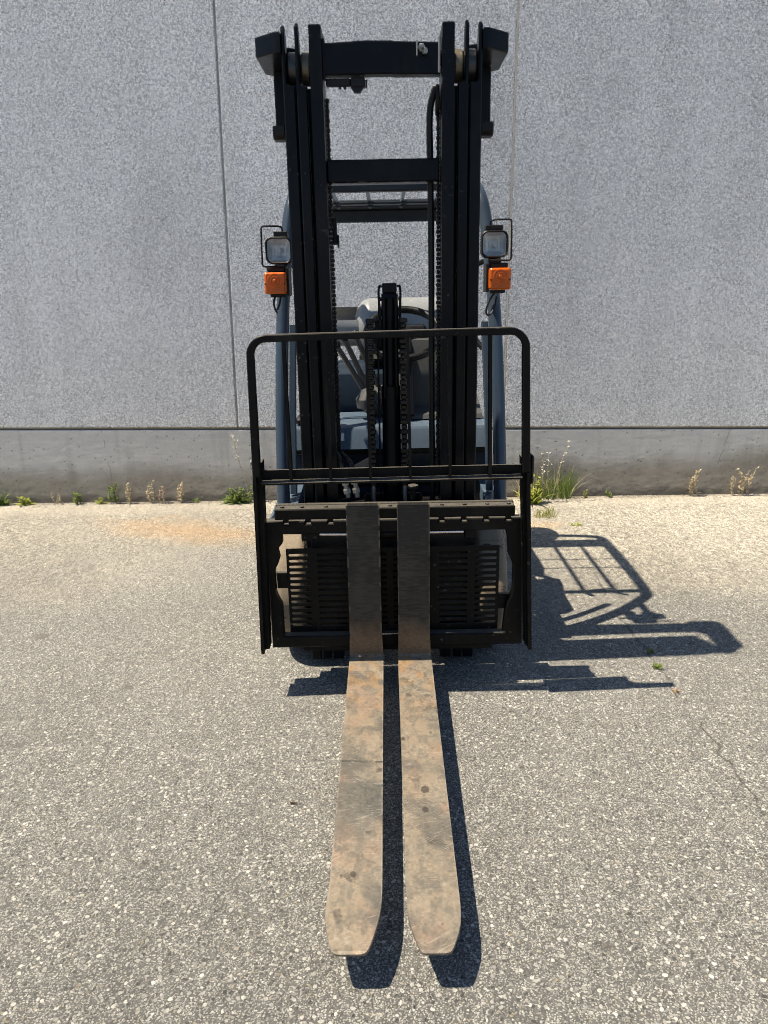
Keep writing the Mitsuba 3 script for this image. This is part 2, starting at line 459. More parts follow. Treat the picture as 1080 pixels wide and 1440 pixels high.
def agg_color(p, n, uv):
    d1, d2, r = voronoi(p.x * 126, p.z * 126)
    e1, e2, q = voronoi(p.x * 225 + 9, p.z * 225)
    t = cell_rand(dr.floor(r * 991), 3)
    c = mix((0.37, 0.38, 0.395), (0.93, 0.945, 0.955), t)
    c = mix(c, (0.22, 0.22, 0.23), smoothstep(0.93, 0.96, r))
    c = mix(c, (0.88, 0.88, 0.88), smoothstep(0.80, 0.84, t) * 0.9)
    c = mix((0.49, 0.50, 0.51), c, smoothstep(0.66, 0.5, d1))
    c = c * (0.70 + 0.64 * q) * (0.88 + 0.24 * noise(p.x * 85, p.z * 85))
    big = fbm(p.x * 0.9, p.z * 0.7, 3.0, 4)
    streak = fbm(p.x * 7, p.z * 0.35, 1.0, 4)
    panel = cell_rand(dr.floor((p.x + 1.103) / 1.94), 4)
    edge = smoothstep(0.10, 0.0, dr.abs(p.x + 1.10)) + smoothstep(0.08, 0.0, dr.abs(p.x - 0.85))
    grime = smoothstep(0.5, 0.8, fbm(p.x * 1.3, p.z * 1.1, 9.0, 4))
    return c * (0.85 + 0.18 * big + 0.20 * streak + 0.05 * panel - 0.05 * edge * streak - 0.12 * grime)


def agg_bump(p, n, uv):
    d1, d2, r = voronoi(p.x * 126, p.z * 126)
    h = cell_rand(dr.floor(r * 991), 7)
    return 0.0042 * (0.35 + h) * smoothstep(0.8, 0.1, d1) + 0.0010 * noise(p.x * 380, p.z * 380)


bsdf('mat_aggregate', bumped(principled(agg_color, 0.55, spec=0.5), agg_bump, 1.0, 8e-4))


def plinth_color(p, n, uv):
    a = fbm(p.x * 2.2, p.z * 2.6, 1.3, 5)
    s = fbm(p.x * 14, p.z * 30, 5.0, 3)
    c = mix((0.42, 0.42, 0.41), (0.53, 0.53, 0.515), a * 0.6 + s * 0.4)
    trowel = smoothstep(0.62, 0.75, fbm(p.x * 3 + p.z * 4, p.z * 34, 2.0, 3))
    c = mix(c, (0.56, 0.565, 0.55), trowel * 0.25)
    drip = smoothstep(0.58, 0.78, fbm(p.x * 11, p.z * 0.8, 6.0, 4))
    c = c * (1 - 0.13 * drip)
    c = c * (0.94 + 0.12 * noise(p.x * 170, p.z * 170))
    # damp, earth-stained band above the ground
    edge = 0.215 + 0.035 * p.x * smoothstep(0.0, 0.5, p.x) + 0.14 * (fbm(p.x * 1.7, 3.0, 0.0, 4) - 0.4) + 0.05 * (fbm(p.x * 14, p.z * 12, 2.0, 3) - 0.5)
    st = smoothstep(edge + 0.09, edge - 0.09, p.z)
    c = mix(c, mix((0.13, 0.115, 0.09), (0.26, 0.235, 0.19), s * 0.6 + 0.4 * noise(p.x * 90, p.z * 120)), st * 0.82)
    line = smoothstep(0.02, 0.0, dr.abs(p.z - edge - 0.015)) * smoothstep(0.4, 0.7, fbm(p.x * 3, 8.0, 0.0, 2))
    c = mix(c, (0.2, 0.18, 0.15), line * 0.12)
    c = mix(c, (0.10, 0.09, 0.075), smoothstep(0.05, 0.0, p.z - 0.05 * fbm(p.x * 8, 1.0, 0.0, 3)) * 0.6)
    # bug holes
    d1, d2, r = voronoi(p.x * 13, p.z * 13)
    hole = smoothstep(0.085, 0.05, d1) * smoothstep(0.55, 0.6, r)
    d1, d2, r = voronoi(p.x * 34 + 5, p.z * 34)
    hole = dr.maximum(hole, smoothstep(0.10, 0.06, d1) * smoothstep(0.68, 0.72, r + 0.25 * (noise(p.x * 1.5, 4.0) - 0.5)))
    c = mix(c, (0.10, 0.095, 0.09), hole * 0.7)
    # hair cracks
    for x0, lean, zlo in ((2.44, 0.28, 0.2), (-2.08, -0.06, 0.1), (-0.2, 0.1, 0.0)):
        cx = x0 + lean * (p.z - 0.3) + 0.035 * (fbm(p.z * 9 + x0, 1.0, 0.0, 3) - 0.5)
        c = mix(c, (0.10, 0.095, 0.085), smoothstep(0.004, 0.001, dr.abs(p.x - cx)) * smoothstep(zlo, zlo + 0.05, p.z) * smoothstep(0.2, 0.5, noise(p.z * 20, x0)) * 0.6)
    return c


def plinth_bump(p, n, uv):
    low = smoothstep(0.22, 0.02, p.z)
    d1, d2, r = voronoi(p.x * 13, p.z * 13)
    return 0.0012 * fbm(p.x * 20, p.z * 40, 0.0, 4) + low * 0.008 * fbm(p.x * 16, p.z * 22, 3.0, 5) - 0.003 * smoothstep(0.1, 0.05, d1) * smoothstep(0.55, 0.6, r)


bsdf('mat_plinth', bumped(principled(plinth_color, 0.8, spec=0.3), plinth_bump, 1.0, 2e-3))
bsdf('mat_sealant_dark', principled(lambda p, n, uv: mix((0.24, 0.225, 0.20), (0.42, 0.39, 0.34), noise(p.x * 20, p.z * 12)), 0.8))
bsdf('mat_sealant_tan', principled(lambda p, n, uv: mix((0.46, 0.41, 0.33), (0.62, 0.57, 0.48), fbm(p.x * 7, p.z * 9, 0.0, 3)), 0.8))


bsdf('mat_joint_strip', principled(lambda p, n, uv: mix((0.20, 0.16, 0.10), (0.33, 0.28, 0.19), fbm(p.x * 9, p.z * 30, 0.0, 3)), 0.8))


def leaf(color):
    return {'type': 'principledthin', 'base_color': {'type': 'rgb', 'value': list(color)}, 'roughness': 0.6, 'diff_trans': 0.7, 'spec_trans': 0.0}


bsdf('mat_leaf_green', leaf((0.20, 0.27, 0.075)), two=False)
bsdf('mat_leaf_bright', leaf((0.36, 0.40, 0.09)), two=False)
bsdf('mat_leaf_dry', leaf((0.66, 0.58, 0.40)), two=False)
bsdf('mat_leaf_rusty', leaf((0.55, 0.40, 0.30)), two=False)
bsdf('mat_flower_white', leaf((0.75, 0.74, 0.66)), two=False)
bsdf('mat_stem', principled((0.16, 0.17, 0.07), 0.7))
bsdf('mat_stem_dry', principled((0.38, 0.32, 0.22), 0.7))
bsdf('mat_dead_leaf', leaf((0.09, 0.06, 0.035)), two=False)
bsdf('mat_pebble', principled(lambda p, n, uv: mix((0.22, 0.2, 0.18), (0.5, 0.47, 0.41), noise(p.x * 40, p.y * 40)), 0.8))

# ------------------------------------------------------------------ the ground: one sheet to the horizon
g = np.array([[-300, -300, 0], [300, -300, 0], [300, 300, 0], [-300, 300, 0]], float)
scene['ground'] = mikit.ply((g, np.array([[0, 1, 2, 3]])), 'mat_ground')
labels['ground'] = {'kind': 'structure'}

# ------------------------------------------------------------------ the wall behind the truck
wa, wr = math.atan(-0.018), 0.0135


def wallxf(v):
    v = np.asarray(v, float)
    x, y, z = v.T
    x2, z2 = x * math.cos(wr) + z * math.sin(wr), -x * math.sin(wr) + z * math.cos(wr)
    return np.column_stack([x2 * math.cos(wa) - y * math.sin(wa), 5.662 + x2 * math.sin(wa) + y * math.cos(wa), z2])


def wall_y(x):
    return 5.662 - 0.018 * x


W = thing('concrete_wall', 'tall grey exposed aggregate panel wall on a smooth concrete plinth behind the forklift', 'wall')
JZ = 0.520
joints = [-12.75, -10.80, -8.85, -6.90, -4.95, -3.04, -1.103, 0.835, 2.79, 4.74, 6.69, 8.64, 10.59, 12.54]
for a, b in zip(joints[:-1], joints[1:]):
    part(W, 'panel', rbox(a + 0.006, b - 0.006, 0.0, 0.12, JZ + 0.0215, 7.6, 0.006), 'mat_aggregate', smooth=False, xf=wallxf)
for i, j in enumerate(joints[1:-1]):
    tan = abs(j - 0.835) < 0.01
    part(W, 'joint_sealant', rbox(j - 0.0057, j + 0.0057, 0.0004 if tan else 0.0035, 0.10, JZ + 0.03, 7.59, 0.002), 'mat_sealant_tan' if tan else 'mat_sealant_dark', xf=wallxf,
         label='pale tan sealant line' if tan else None)
part(W, 'plinth', rbox(-12.75, 12.54, 0.0015, 0.16, -0.4, JZ, 0.003), 'mat_plinth', smooth=False, xf=wallxf)
part(W, 'horizontal_joint', rbox(-12.74, 12.53, 0.014, 0.10, JZ + 0.009, JZ + 0.0255, 0.001), 'mat_joint_strip', xf=wallxf, label='thin brown joint strip above the plinth')
part(W, 'horizontal_joint', rbox(-12.74, 12.53, 0.034, 0.10, JZ - 0.004, JZ + 0.0088, 0.0005), 'mat_sealant_dark', xf=wallxf)
part(W, 'coping', rbox(-12.80, 12.60, -0.03, 6.0, 7.605, 7.68, 0.01), 'mat_zinc', xf=wallxf)
part(W, 'rear_block', rbox(-12.70, 12.50, 0.17, 5.95, -0.3, 7.6, 0.01), 'mat_plinth', smooth=False, xf=wallxf)

# ------------------------------------------------------------------ the forklift
FL = thing('forklift', 'blue and black forklift truck with tall triple mast, parked facing the camera with lowered forks', 'forklift')

# ---- mast (all in the mast's own frame, leaning 1.5 degrees forward)
MA = group_part(FL, 'mast')
XM = 0.004
for sgn, name in ((-1, 'left'), (1, 'right')):
    def mx(a, b):
        return (XM + sgn * a, XM + sgn * b) if sgn > 0 else (XM + sgn * b, XM + sgn * a)

    # outer rail: front flange, web on the outer side, rear flange; the flange is cut out at the top
    def rail(x_in, x_out, y0, y1, ztop, znotch, zb, web):
        lo, hi = mx(x_in, x_out)
        wlo, whi = mx(x_out - web, x_out)
        notch = []
        flange = sbox(lo, zb, hi, ztop - 0.01)
        cut = rrect(min(lo, hi) - 0.05 if sgn > 0 else wlo * 0 + lo + web, (whi - web) if sgn > 0 else hi + 0.05, znotch, ztop + 0.2, 0.014)
        f = ext(flange.difference(cut), y0, y0 + 0.018, 'xz', 0.004)
        r = ext(sbox(lo, zb, hi, znotch + 0.02), y1 - 0.018, y1, 'xz', 0.004)
        prof = Polygon([(y0 + 0.0185, zb + .002), (y1 - 0.0185, zb + .002), (y1 - 0.0185, znotch + 0.005), (y0 + 0.075, znotch + 0.10), (y0 + 0.06, ztop - 0.02), (y0 + 0.045, ztop), (y0 + 0.0185, ztop)])
        w = ext(prof, wlo + .0008, whi - .0008, 'yz', 0.003)
        return [f, r, w]

    part(MA, 'outer_rail', rail(0.293, 0.334, 2.962, 3.14, 2.353, 2.172, 0.03, 0.0125), 'mat_black_paint', mast=True)
    part(MA, 'middle_rail', rail(0.252, 0.288, 2.955, 3.12, 2.357, 2.170, 0.035, 0.0125), 'mat_black_paint', mast=True)
    # inner rail: solid faced channel
    lo, hi = mx(0.199, 0.240)
    ch = Polygon([(lo, 2.945), (hi, 2.945), (hi, 2.966), (lo + 0.030 if sgn > 0 else lo + 0.041, 2.966), (lo + 0.030 if sgn > 0 else lo + 0.041, 3.08), (hi, 3.08), (hi, 3.10), (lo, 3.10)]) if sgn < 0 else \
        Polygon([(lo, 2.945), (hi, 2.945), (hi, 2.966), (lo + 0.012, 2.966), (lo + 0.012, 3.08), (hi, 3.08), (hi, 3.10), (lo, 3.10)])
    if sgn < 0:
        ch = Polygon([(lo, 2.945), (hi, 2.945), (hi, 3.10), (lo, 3.10), (lo, 3.08), (hi - 0.012, 3.08), (hi - 0.012, 2.966), (lo, 2.966)])
    part(MA, 'inner_rail', [ext(ch, 0.04, 2.347, 'xy', 0.004)], 'mat_black_paint', mast=True)
    # rollers seen through the notches
    for a, b, z, m in ((0.2885, 0.320, 2.236, 'mat_roller'), (0.2445, 0.274, 2.236, 'mat_brass')):
        lo, hi = mx(a, b)
        part(MA, 'roller', cyl((lo, 3.045, z), (hi, 3.045, z), 0.052, 28, 0.004), m, mast=True)
    # corner bracket behind the top of the mast
    def bx(pts):
        return [(XM + sgn * a, b) for a, b in pts]
    pl = Polygon(bx([(0.3345, 2.95), (0.356, 2.955), (0.427, 3.02), (0.430, 3.26), (0.40, 3.29), (0.30, 3.29), (0.30, 3.17), (0.3345, 3.15)]))
    part(MA, 'corner_bracket', ext(pl, 2.268, 2.330, 'xy', 0.003), 'mat_black_paint', mast=True)
    lo, hi = mx(0.342, 0.392)
    part(MA, 'side_plate', rbox(lo, hi, 3.188, 3.228, 2.045, 2.266, 0.004), 'mat_black_paint', mast=True)
    lo, hi = mx(0.362, 0.404)
    part(MA, 'hose_clamp', hull([(x, y, z) for x in (lo, hi) for y, z in ((3.18, 2.055), (3.18, 2.085), (3.26, 2.085), (3.26, 2.04), (3.20, 2.04))]), 'mat_black_plastic', mast=True)
    part(MA, 'lift_ram', [cyl((XM + sgn * 0.312, 3.208, 0.10), (XM + sgn * 0.312, 3.208, 2.05), 0.029, 20), cyl((XM + sgn * 0.312, 3.208, 2.05), (XM + sgn * 0.312, 3.208, 2.262), 0.021, 20)], 'mat_black_paint', mast=True)
    # leaf chain along the inner edge: stacked link plates
    lo, hi = mx(0.1855, 0.198)
    links = []
    for i in range(92):
        z = 0.72 + i * 0.0155
        w = 0.0125 if i % 2 else 0.010
        xa, xb = (lo, hi) if i % 2 else mx(0.1875, 0.198)
        links.append(rbox(xa, xb, 3.035, 3.06, z, z + 0.0145, 0.003))
    part(MA, 'chain', links, 'mat_chain', smooth=False, mast=True, kind='stuff')

# small stop plate on the inner edge of the left rails
part(MA, 'stop_plate', [rbox(-0.1845, -0.170, 3.03, 3.06, 1.665, 1.755, 0.003), rbox(-0.1695, -0.163, 3.04, 3.055, 1.655, 1.70, 0.002)], 'mat_black_paint', mast=True)
# cross members
bm = Polygon([(-0.1945, 2.201), (0.035, 2.201), (0.045, 2.199), (0.1985, 2.197), (0.1985, 2.293), (0.045, 2.298), (0.035, 2.300), (-0.05, 2.302), (-0.1945, 2.296)])
part(MA, 'top_crossbeam', [ext(bm, 2.964, 3.018, 'xz', 0.004)], 'mat_black_paint', mast=True)
part(MA, 'weld_plate', [rbox(-0.1945, -0.186, 2.958, 3.0, 2.19, 2.31, 0.002)], 'mat_black_paint', mast=True)
part(MA, 'weld_plate', [rbox(0.19, 0.1985, 2.958, 3.0, 2.20, 2.31, 0.002)], 'mat_zinc', mast=True)
part(MA, 'rear_tie_beam', rbox(-0.335, 0.343, 3.17, 3.27, 2.262, 2.312, 0.004), 'mat_black_paint', mast=True)
part(MA, 'middle_crossbeam', rbox(-0.1945, 0.1985, 2.985, 3.035, 1.868, 1.943, 0.005), 'mat_black_paint', mast=True)
part(MA, 'lower_crossbeam', rbox(-0.1945, 0.1985, 3.07, 3.12, 0.74, 0.79, 0.005), 'mat_black_paint', mast=True)
part(MA, 'bolt', [hexbolt((0.135, 2.963, 2.275), (0, -1, 0), 0.013, 0.014), cyl((0.135, 2.95, 2.275), (0.135, 2.932, 2.275), 0.006, 12), rbox(0.117, 0.122, 2.945, 2.963, 2.25, 2.295, 0.001), hexbolt((0.142, 2.95, 2.262), (0.6, -0.8, 0), 0.010, 0.012)], 'mat_zinc', mast=True)
# sensor bracket hanging under the top beam
part(MA, 'valve_bracket', [rbox(-0.187, -0.105, 2.99, 3.01, 2.172, 2.196, 0.002), rbox(-0.1045, -0.055, 2.985, 3.02, 2.168, 2.197, 0.003), rbox(-0.054, -0.047, 2.99, 3.0, 2.165, 2.19, 0.001),
                           hull([(x, y, z) for y in (2.99, 3.01) for x, z in ((-0.102, 2.1675), (-0.060, 2.1675), (-0.093, 2.152), (-0.072, 2.152))])] + [rbox(x, x + 0.009, 2.988, 3.0, 2.163, 2.1715, 0.001) for x in (-0.145, -0.128)], 'mat_black_plastic', mast=True)

# centre lift cylinder with its chain head
LC = group_part(FL, 'lift_cylinder')
part(LC, 'cylinder_tube', [cyl((0.017, 3.07, 0.30), (0.017, 3.07, 1.15), 0.036), ], 'mat_black_paint', mast=True)
part(LC, 'inner_tube', cyl((0.017, 3.07, 1.14), (0.017, 3.07, 1.49), 0.020), 'mat_black_paint', mast=True)
part(LC, 'side_tube', [cyl((-0.006, 3.05, 1.10), (-0.006, 3.05, 1.49), 0.008), cyl((0.040, 3.05, 1.10), (0.040, 3.05, 1.49), 0.008)], 'mat_black_paint', mast=True)
part(LC, 'head_block', [rbox(-0.010, 0.044, 3.03, 3.10, 1.494, 1.528, 0.003), hull([(x, y, z) for x in (-0.008, 0.042) for y, z in ((3.025, 1.475), (3.10, 1.475), (3.04, 1.50), (3.10, 1.50))])], 'mat_black_paint', mast=True)
for s in (-1, 1):
    x = 0.017 + s * 0.036
    part(LC, 'sheave_guard', [tube(smooth_path([(x - s * 0.008, 3.05, 1.515), (x + s * 0.002, 3.05, 1.52), (x + s * 0.005, 3.05, 1.50), (x + s * 0.003, 3.05, 1.45), (x + s * 0.001, 3.05, 1.35)]), 0.0045, 8),
                              rbox(x - 0.004, x + 0.007, 3.04, 3.07, 1.465, 1.478, 0.001)] + [rbox(x - 0.008, x + 0.006, 3.04, 3.08, z, z + 0.03, 0.003) for z in (1.37, 1.41)], 'mat_black_paint', mast=True)
    xc = 0.017 + s * 0.0485 if s > 0 else -0.0585
    ln = []
    for i in range(34):
        z = 0.76 + i * 0.019
        w = 0.0155 if i % 2 else 0.0115
        ln.append(rbox(xc - w, xc + w, 3.0 if i % 2 else 3.004, 3.022, z, z + 0.0172, 0.0035))
    part(LC, 'chain', ln, 'mat_chain', smooth=False, mast=True, kind='stuff')
    part(LC, 'chain_guide', [rbox(0.017 + s * 0.047 - 0.0035, 0.017 + s * 0.047 + 0.0035, 3.03, 3.09, 0.62, 1.34, 0.002)], 'mat_black_paint', mast=True)
    part(LC, 'chain_anchor', cyl((xc, 3.012, 0.62), (xc, 3.012, 0.77), 0.008, 12), 'mat_zinc', mast=True)
part(LC, 'cross_plate', rbox(-0.04, 0.075, 3.10, 3.13, 1.28, 1.40, 0.01), 'mat_black_plastic', mast=True)
part(LC, 'cross_plate', rbox(-0.10, 0.14, 3.11, 3.14, 0.55, 0.70, 0.01), 'mat_black_plastic', mast=True)
part(FL, 'mast_hose', tube(smooth_path([(0.1865, 3.03, 2.17), (0.182, 3.03, 2.16), (0.166, 3.03, 2.11), (0.165, 3.03, 2.03), (0.172, 3.04, 1.7), (0.173, 3.05, 1.2), (0.177, 3.05, 0.66)]), 0.0115, 10), 'mat_rubber_hose', mast=True)
part(FL, 'hose_sheave', cyl((0.186, 3.03, 2.13), (0.198, 3.03, 2.13), 0.05, 24), 'mat_black_plastic', mast=True)

# ---- carriage and side shifter
CA = group_part(FL, 'carriage')
part(CA, 'top_bar', [rbox(-0.428, 0.472, 2.822, 2.878, 0.672, 0.7285, 0.004)], 'mat_black_frame', mast=True)
part(CA, 'top_bar_lip', [rbox(-0.43, 0.475, 2.8785, 2.905, 0.70, 0.729, 0.003)], 'mat_black_frame', mast=True)
for x in (-0.40, -0.325, -0.235, 0.005, 0.20, 0.285, 0.37, 0.45):
    part(CA, 'bolt', hexbolt((x, 2.845, 0.7285), (0, 0, 1), 0.008, 0.005), 'mat_black_frame', mast=True)
frame = Polygon([(-0.464, 0.168), (0.512, 0.168), (0.498, 0.688), (-0.463, 0.688)])
for i in range(11):
    x = -0.385 + i * 0.083
    if not -0.19 < x < 0.18:
        frame = frame.difference(sbox(x - 0.011, 0.676, x + 0.011, 0.70))
opening = Polygon([(-0.402, 0.636), (-0.402, 0.60), (-0.422, 0.575), (-0.415, 0.54), (-0.424, 0.515), (-0.436, 0.495), (-0.438, 0.40), (-0.431, 0.375), (-0.417, 0.345), (-0.417, 0.217),
                   (0.437, 0.217), (0.443, 0.30), (0.450, 0.345), (0.465, 0.375), (0.470, 0.40), (0.470, 0.49), (0.462, 0.515), (0.450, 0.54), (0.446, 0.60), (0.437, 0.641)])
part(CA, 'side_shift_frame', ext(frame.difference(opening), 2.802, 2.846, 'xz', 0.004), 'mat_black_frame', mast=True)
part(CA, 'lower_hook_bar', [rbox(-0.35, 0.40, 2.8462, 2.9045, 0.13, 0.205, 0.001)], 'mat_black_frame', mast=True)
# slotted guard plate
grille = sbox(-0.397, 0.212, 0.422, 0.562)
for i in range(13):
    z = 0.238 + i * 0.0243
    for a, b in ((-0.388, -0.308), (-0.278, -0.168), (-0.128, -0.012), (0.014, 0.152), (0.192, 0.300), (0.330, 0.412)):
        grille = grille.difference(rrect(a, b, z, z + 0.0112, 0.0054, 3))
part(CA, 'slotted_guard_plate', ext(grille, 2.850, 2.8565, 'xz', 0.001), 'mat_black_frame', mast=True)
for a, b, z0, z1 in ((-0.4375, -0.396, 0.40, 0.465), (0.421, 0.4695, 0.30, 0.36)):
    part(CA, 'guard_bracket', rbox(a, b, 2.849, 2.87, z0, z1, 0.002), 'mat_black_frame', mast=True)
part(CA, 'back_plate', [rbox(-0.305, 0.335, 2.905, 2.935, 0.12, 0.68, 0.001)], 'mat_black_plastic', mast=True)
SC = group_part(FL, 'side_shift_cylinder')
part(SC, 'rod', cyl((-0.285, 2.868, 0.615), (-0.12, 2.868, 0.613), 0.0085, 16), 'mat_chrome', mast=True)
part(SC, 'rod', cyl((0.12, 2.868, 0.615), (0.285, 2.868, 0.617), 0.0085, 16), 'mat_chrome', mast=True)
part(SC, 'barrel', cyl((-0.13, 2.868, 0.613), (0.14, 2.868, 0.615), 0.022, 20), 'mat_black_paint', mast=True)
for x in (-0.31, 0.312):
    part(SC, 'end_block', [rbox(x - 0.025, x + 0.025, 2.85, 2.895, 0.59, 0.645, 0.004), rbox(x - 0.012 - 0.03 * (x < 0) * 0, x + 0.045 * (x < 0) + 0.0, 2.85, 2.88, 0.60, 0.628, 0.003)], 'mat_black_paint', mast=True)
# hydraulic fittings seen between the mast rails below the backrest
part(FL, 'hydraulic_fitting', [cyl((-0.155, 2.95, 0.735), (-0.168, 2.95, 0.80), 0.010, 12), cyl((-0.120, 2.95, 0.735), (-0.130, 2.95, 0.81), 0.010, 12), hexbolt((-0.158, 2.95, 0.752), (-0.2, 0, 1), 0.015, 0.018), hexbolt((-0.123, 2.95, 0.755), (-0.2, 0, 1), 0.015, 0.018), hexbolt((-0.164, 2.95, 0.785), (-0.2, 0, 1), 0.014, 0.014), hexbolt((-0.129, 2.95, 0.79), (-0.2, 0, 1), 0.014, 0.014)], 'mat_zinc', mast=True)
part(FL, 'hydraulic_hose', [tube(smooth_path([(-0.168, 2.95, 0.80), (-0.176, 2.95, 0.86), (-0.20, 2.98, 0.92), (-0.23, 3.02, 0.88)]), 0.0095, 8), tube(smooth_path([(-0.130, 2.95, 0.81), (-0.14, 2.96, 0.87), (-0.18, 3.0, 0.90)]), 0.0095, 8)], 'mat_rubber_hose', mast=True)
part(FL, 'locking_pin', [cyl((0.095, 2.93, 0.73), (0.095, 2.93, 0.775), 0.010, 14), cyl((0.095, 2.93, 0.772), (0.095, 2.93, 0.785), 0.022, 18)], 'mat_black_frame', mast=True)
part(FL, 'valve_plate', hull([(x, y, z) for y in (3.14, 3.146) for x, z in ((-0.165, 0.80), (-0.07, 0.85), (-0.07, 0.80))] ), 'mat_zinc', mast=True, label='triangular bare metal plate')

# ---- load backrest
LB = group_part(FL, 'load_backrest')


def arc(cx, cz, r, a0, a1, n=9):
    a = np.radians(np.linspace(a0, a1, n))
    return [(cx + r * math.cos(t), cz + r * math.sin(t)) for t in a]


outer = [(-0.478, 0.885), (-0.4705, 1.30)] + arc(-0.4005, 1.306, 0.070, 180, 92) + [(0, 1.381)] + arc(0.4145, 1.316, 0.070, 88, 0) + [(0.4845, 1.305), (0.501, 0.885)]
ins = [(0.474, 0.885), (0.4605, 1.305)] + arc(0.4145, 1.314, 0.047, 0, 88) + [(0, 1.3585)] + arc(-0.4005, 1.304, 0.047, 92, 180) + [(-0.4465, 1.30), (-0.451, 0.885)]
part(LB, 'hoop_bar', ext(Polygon(outer + ins), 2.700, 2.735, 'xz', 0.003), 'mat_black_frame', mast=True)
part(LB, 'leg', hull([(x, y, z) for y in (2.742, 2.80) for x, z in ((-0.482, 0.93), (-0.449, 0.93), (-0.4655, 0.195), (-0.492, 0.195))]), 'mat_black_frame', mast=True)
part(LB, 'leg', hull([(x, y, z) for y in (2.742, 2.80) for x, z in ((0.507, 0.93), (0.476, 0.93), (0.513, 0.195), (0.532, 0.195))]), 'mat_black_frame', mast=True)
part(LB, 'leg_strip', hull([(x, y, z) for y in (2.70, 2.741) for x, z in ((-0.478, 0.884), (-0.466, 0.884), (-0.480, 0.195), (-0.492, 0.195))]), 'mat_black_frame', mast=True)
part(LB, 'leg_strip', hull([(x, y, z) for y in (2.70, 2.741) for x, z in ((0.501, 0.884), (0.489, 0.884), (0.519, 0.195), (0.531, 0.195))]), 'mat_black_frame', mast=True)
part(LB, 'crossbar', [hull([(x, y, z) for y in (2.752, 2.762) for x, z in ((-0.450, 0.898), (0.475, 0.903), (0.475, 0.862), (-0.450, 0.856))]),
                      hull([(x, y, z) for y, dz in ((2.700, 0.0), (2.751, 0.0)) for x, z in ((-0.449, 0.856), (0.4735, 0.862), (0.4735, 0.869), (-0.449, 0.863))])], 'mat_black_frame', smooth=False, mast=True)
for i in range(6):
    xt, xb = XM - 0.349 + i * 0.1393, XM - 0.347 + i * 0.1407
    part(LB, 'upright_bar', hull([(x, y, z) for y in (2.705, 2.738) for x, z in ((xt - 0.005, 1.3605), (xt + 0.005, 1.3605), (xb - 0.005, 0.8698), (xb + 0.005, 0.8698))]), 'mat_black_frame', mast=True)
part(LB, 'bolt_head', [cyl((-0.485, 2.72, 0.935), (-0.4795, 2.72, 0.935), 0.009, 14)], 'mat_zinc', mast=True, label='small pale bolt head on the left edge')
part(LB, 'leg_cap', [rbox(0.500, 0.515, 2.71, 2.76, 0.84, 0.945, 0.006)], 'mat_black_frame', mast=True)

# ---- forks
def fork(x0, x1, tip):
    side = Polygon([(1.383, 0.1455), (1.390, 0.1480), (1.45, 0.1497), (1.60, 0.150), (2.752, 0.150), (2.758, 0.152), (2.760, 0.158), (2.760, 0.755), (2.8005, 0.755), (2.8005, 0.185), (2.795, 0.145), (2.780, 0.122), (2.755, 0.110), (2.70, 0.106), (2.0, 0.112), (1.383, 0.140)])
    a = ext(side, x0 - 0.05, x1 + 0.05, 'yz', 0)
    # plan: taper towards the tip
    plan = Polygon(tip + [(x1, 1.60), (x1 + 0.001, 2.755), (x1 + 0.001, 2.85), (x0, 2.85), (x0, 1.60)])
    b = ext(plan, 0.0, 0.17, 'xy', 0)
    f = ext(Polygon([(x0 + 0.002, 0.0), (x1 - 0.001, 0.0), (x1 + 0.001, 0.15), (x1 - 0.003, 0.24), (x1 - 0.003, 0.8), (x0 + 0.004, 0.8), (x0 + 0.003, 0.24), (x0, 0.15)]), 2.70, 2.9, 'xz', 0)
    M = lambda m: manifold3d.Manifold(manifold3d.Mesh(np.asarray(m.vertices, np.float32), np.asarray(m.faces, np.uint32)))
    lo = M(ext(plan, -0.1, 1.0, 'xy', 0))
    body = (M(a) ^ lo)
    c = M(trimesh.creation.box(bounds=[[x0 - 0.1, 2.72, 0.1525], [x1 + 0.1, 3.0, 1.0]]))
    body = (body - c) + ((body ^ c) ^ M(f))
    return body


tipL = [(-0.138, 1.384), (-0.063, 1.384), (-0.051, 1.43), (-0.043, 1.50), (-0.036, 1.54), (-0.0325, 1.57)]
tipL = [(-0.160, 1.60), (-0.1655, 1.50), (-0.160, 1.455), (-0.147, 1.40), (-0.139, 1.383), (-0.105, 1.382), (-0.070, 1.383), (-0.060, 1.395), (-0.042, 1.46), (-0.034, 1.51), (-0.0318, 1.56)]
tipR = [(0.027, 1.60), (0.0275, 1.49), (0.034, 1.455), (0.050, 1.397), (0.056, 1.383), (0.085, 1.382), (0.118, 1.383), (0.127, 1.395), (0.147, 1.452), (0.152, 1.495), (0.1525, 1.55)]


def rounded(t):
    return [tuple(q) for q in smooth_path([(a, b) for a, b in t], it=2)]


def bevel_fork(x0, x1, tip):
    m = fork(x0, x1, rounded(tip))
    return m


part(FL, 'fork', bevel_fork(-0.1605, -0.0315, tipL), 'mat_fork', smooth=False, mast=True)
part(FL, 'fork', bevel_fork(0.0265, 0.1525, tipR), 'mat_fork', smooth=False, mast=True)

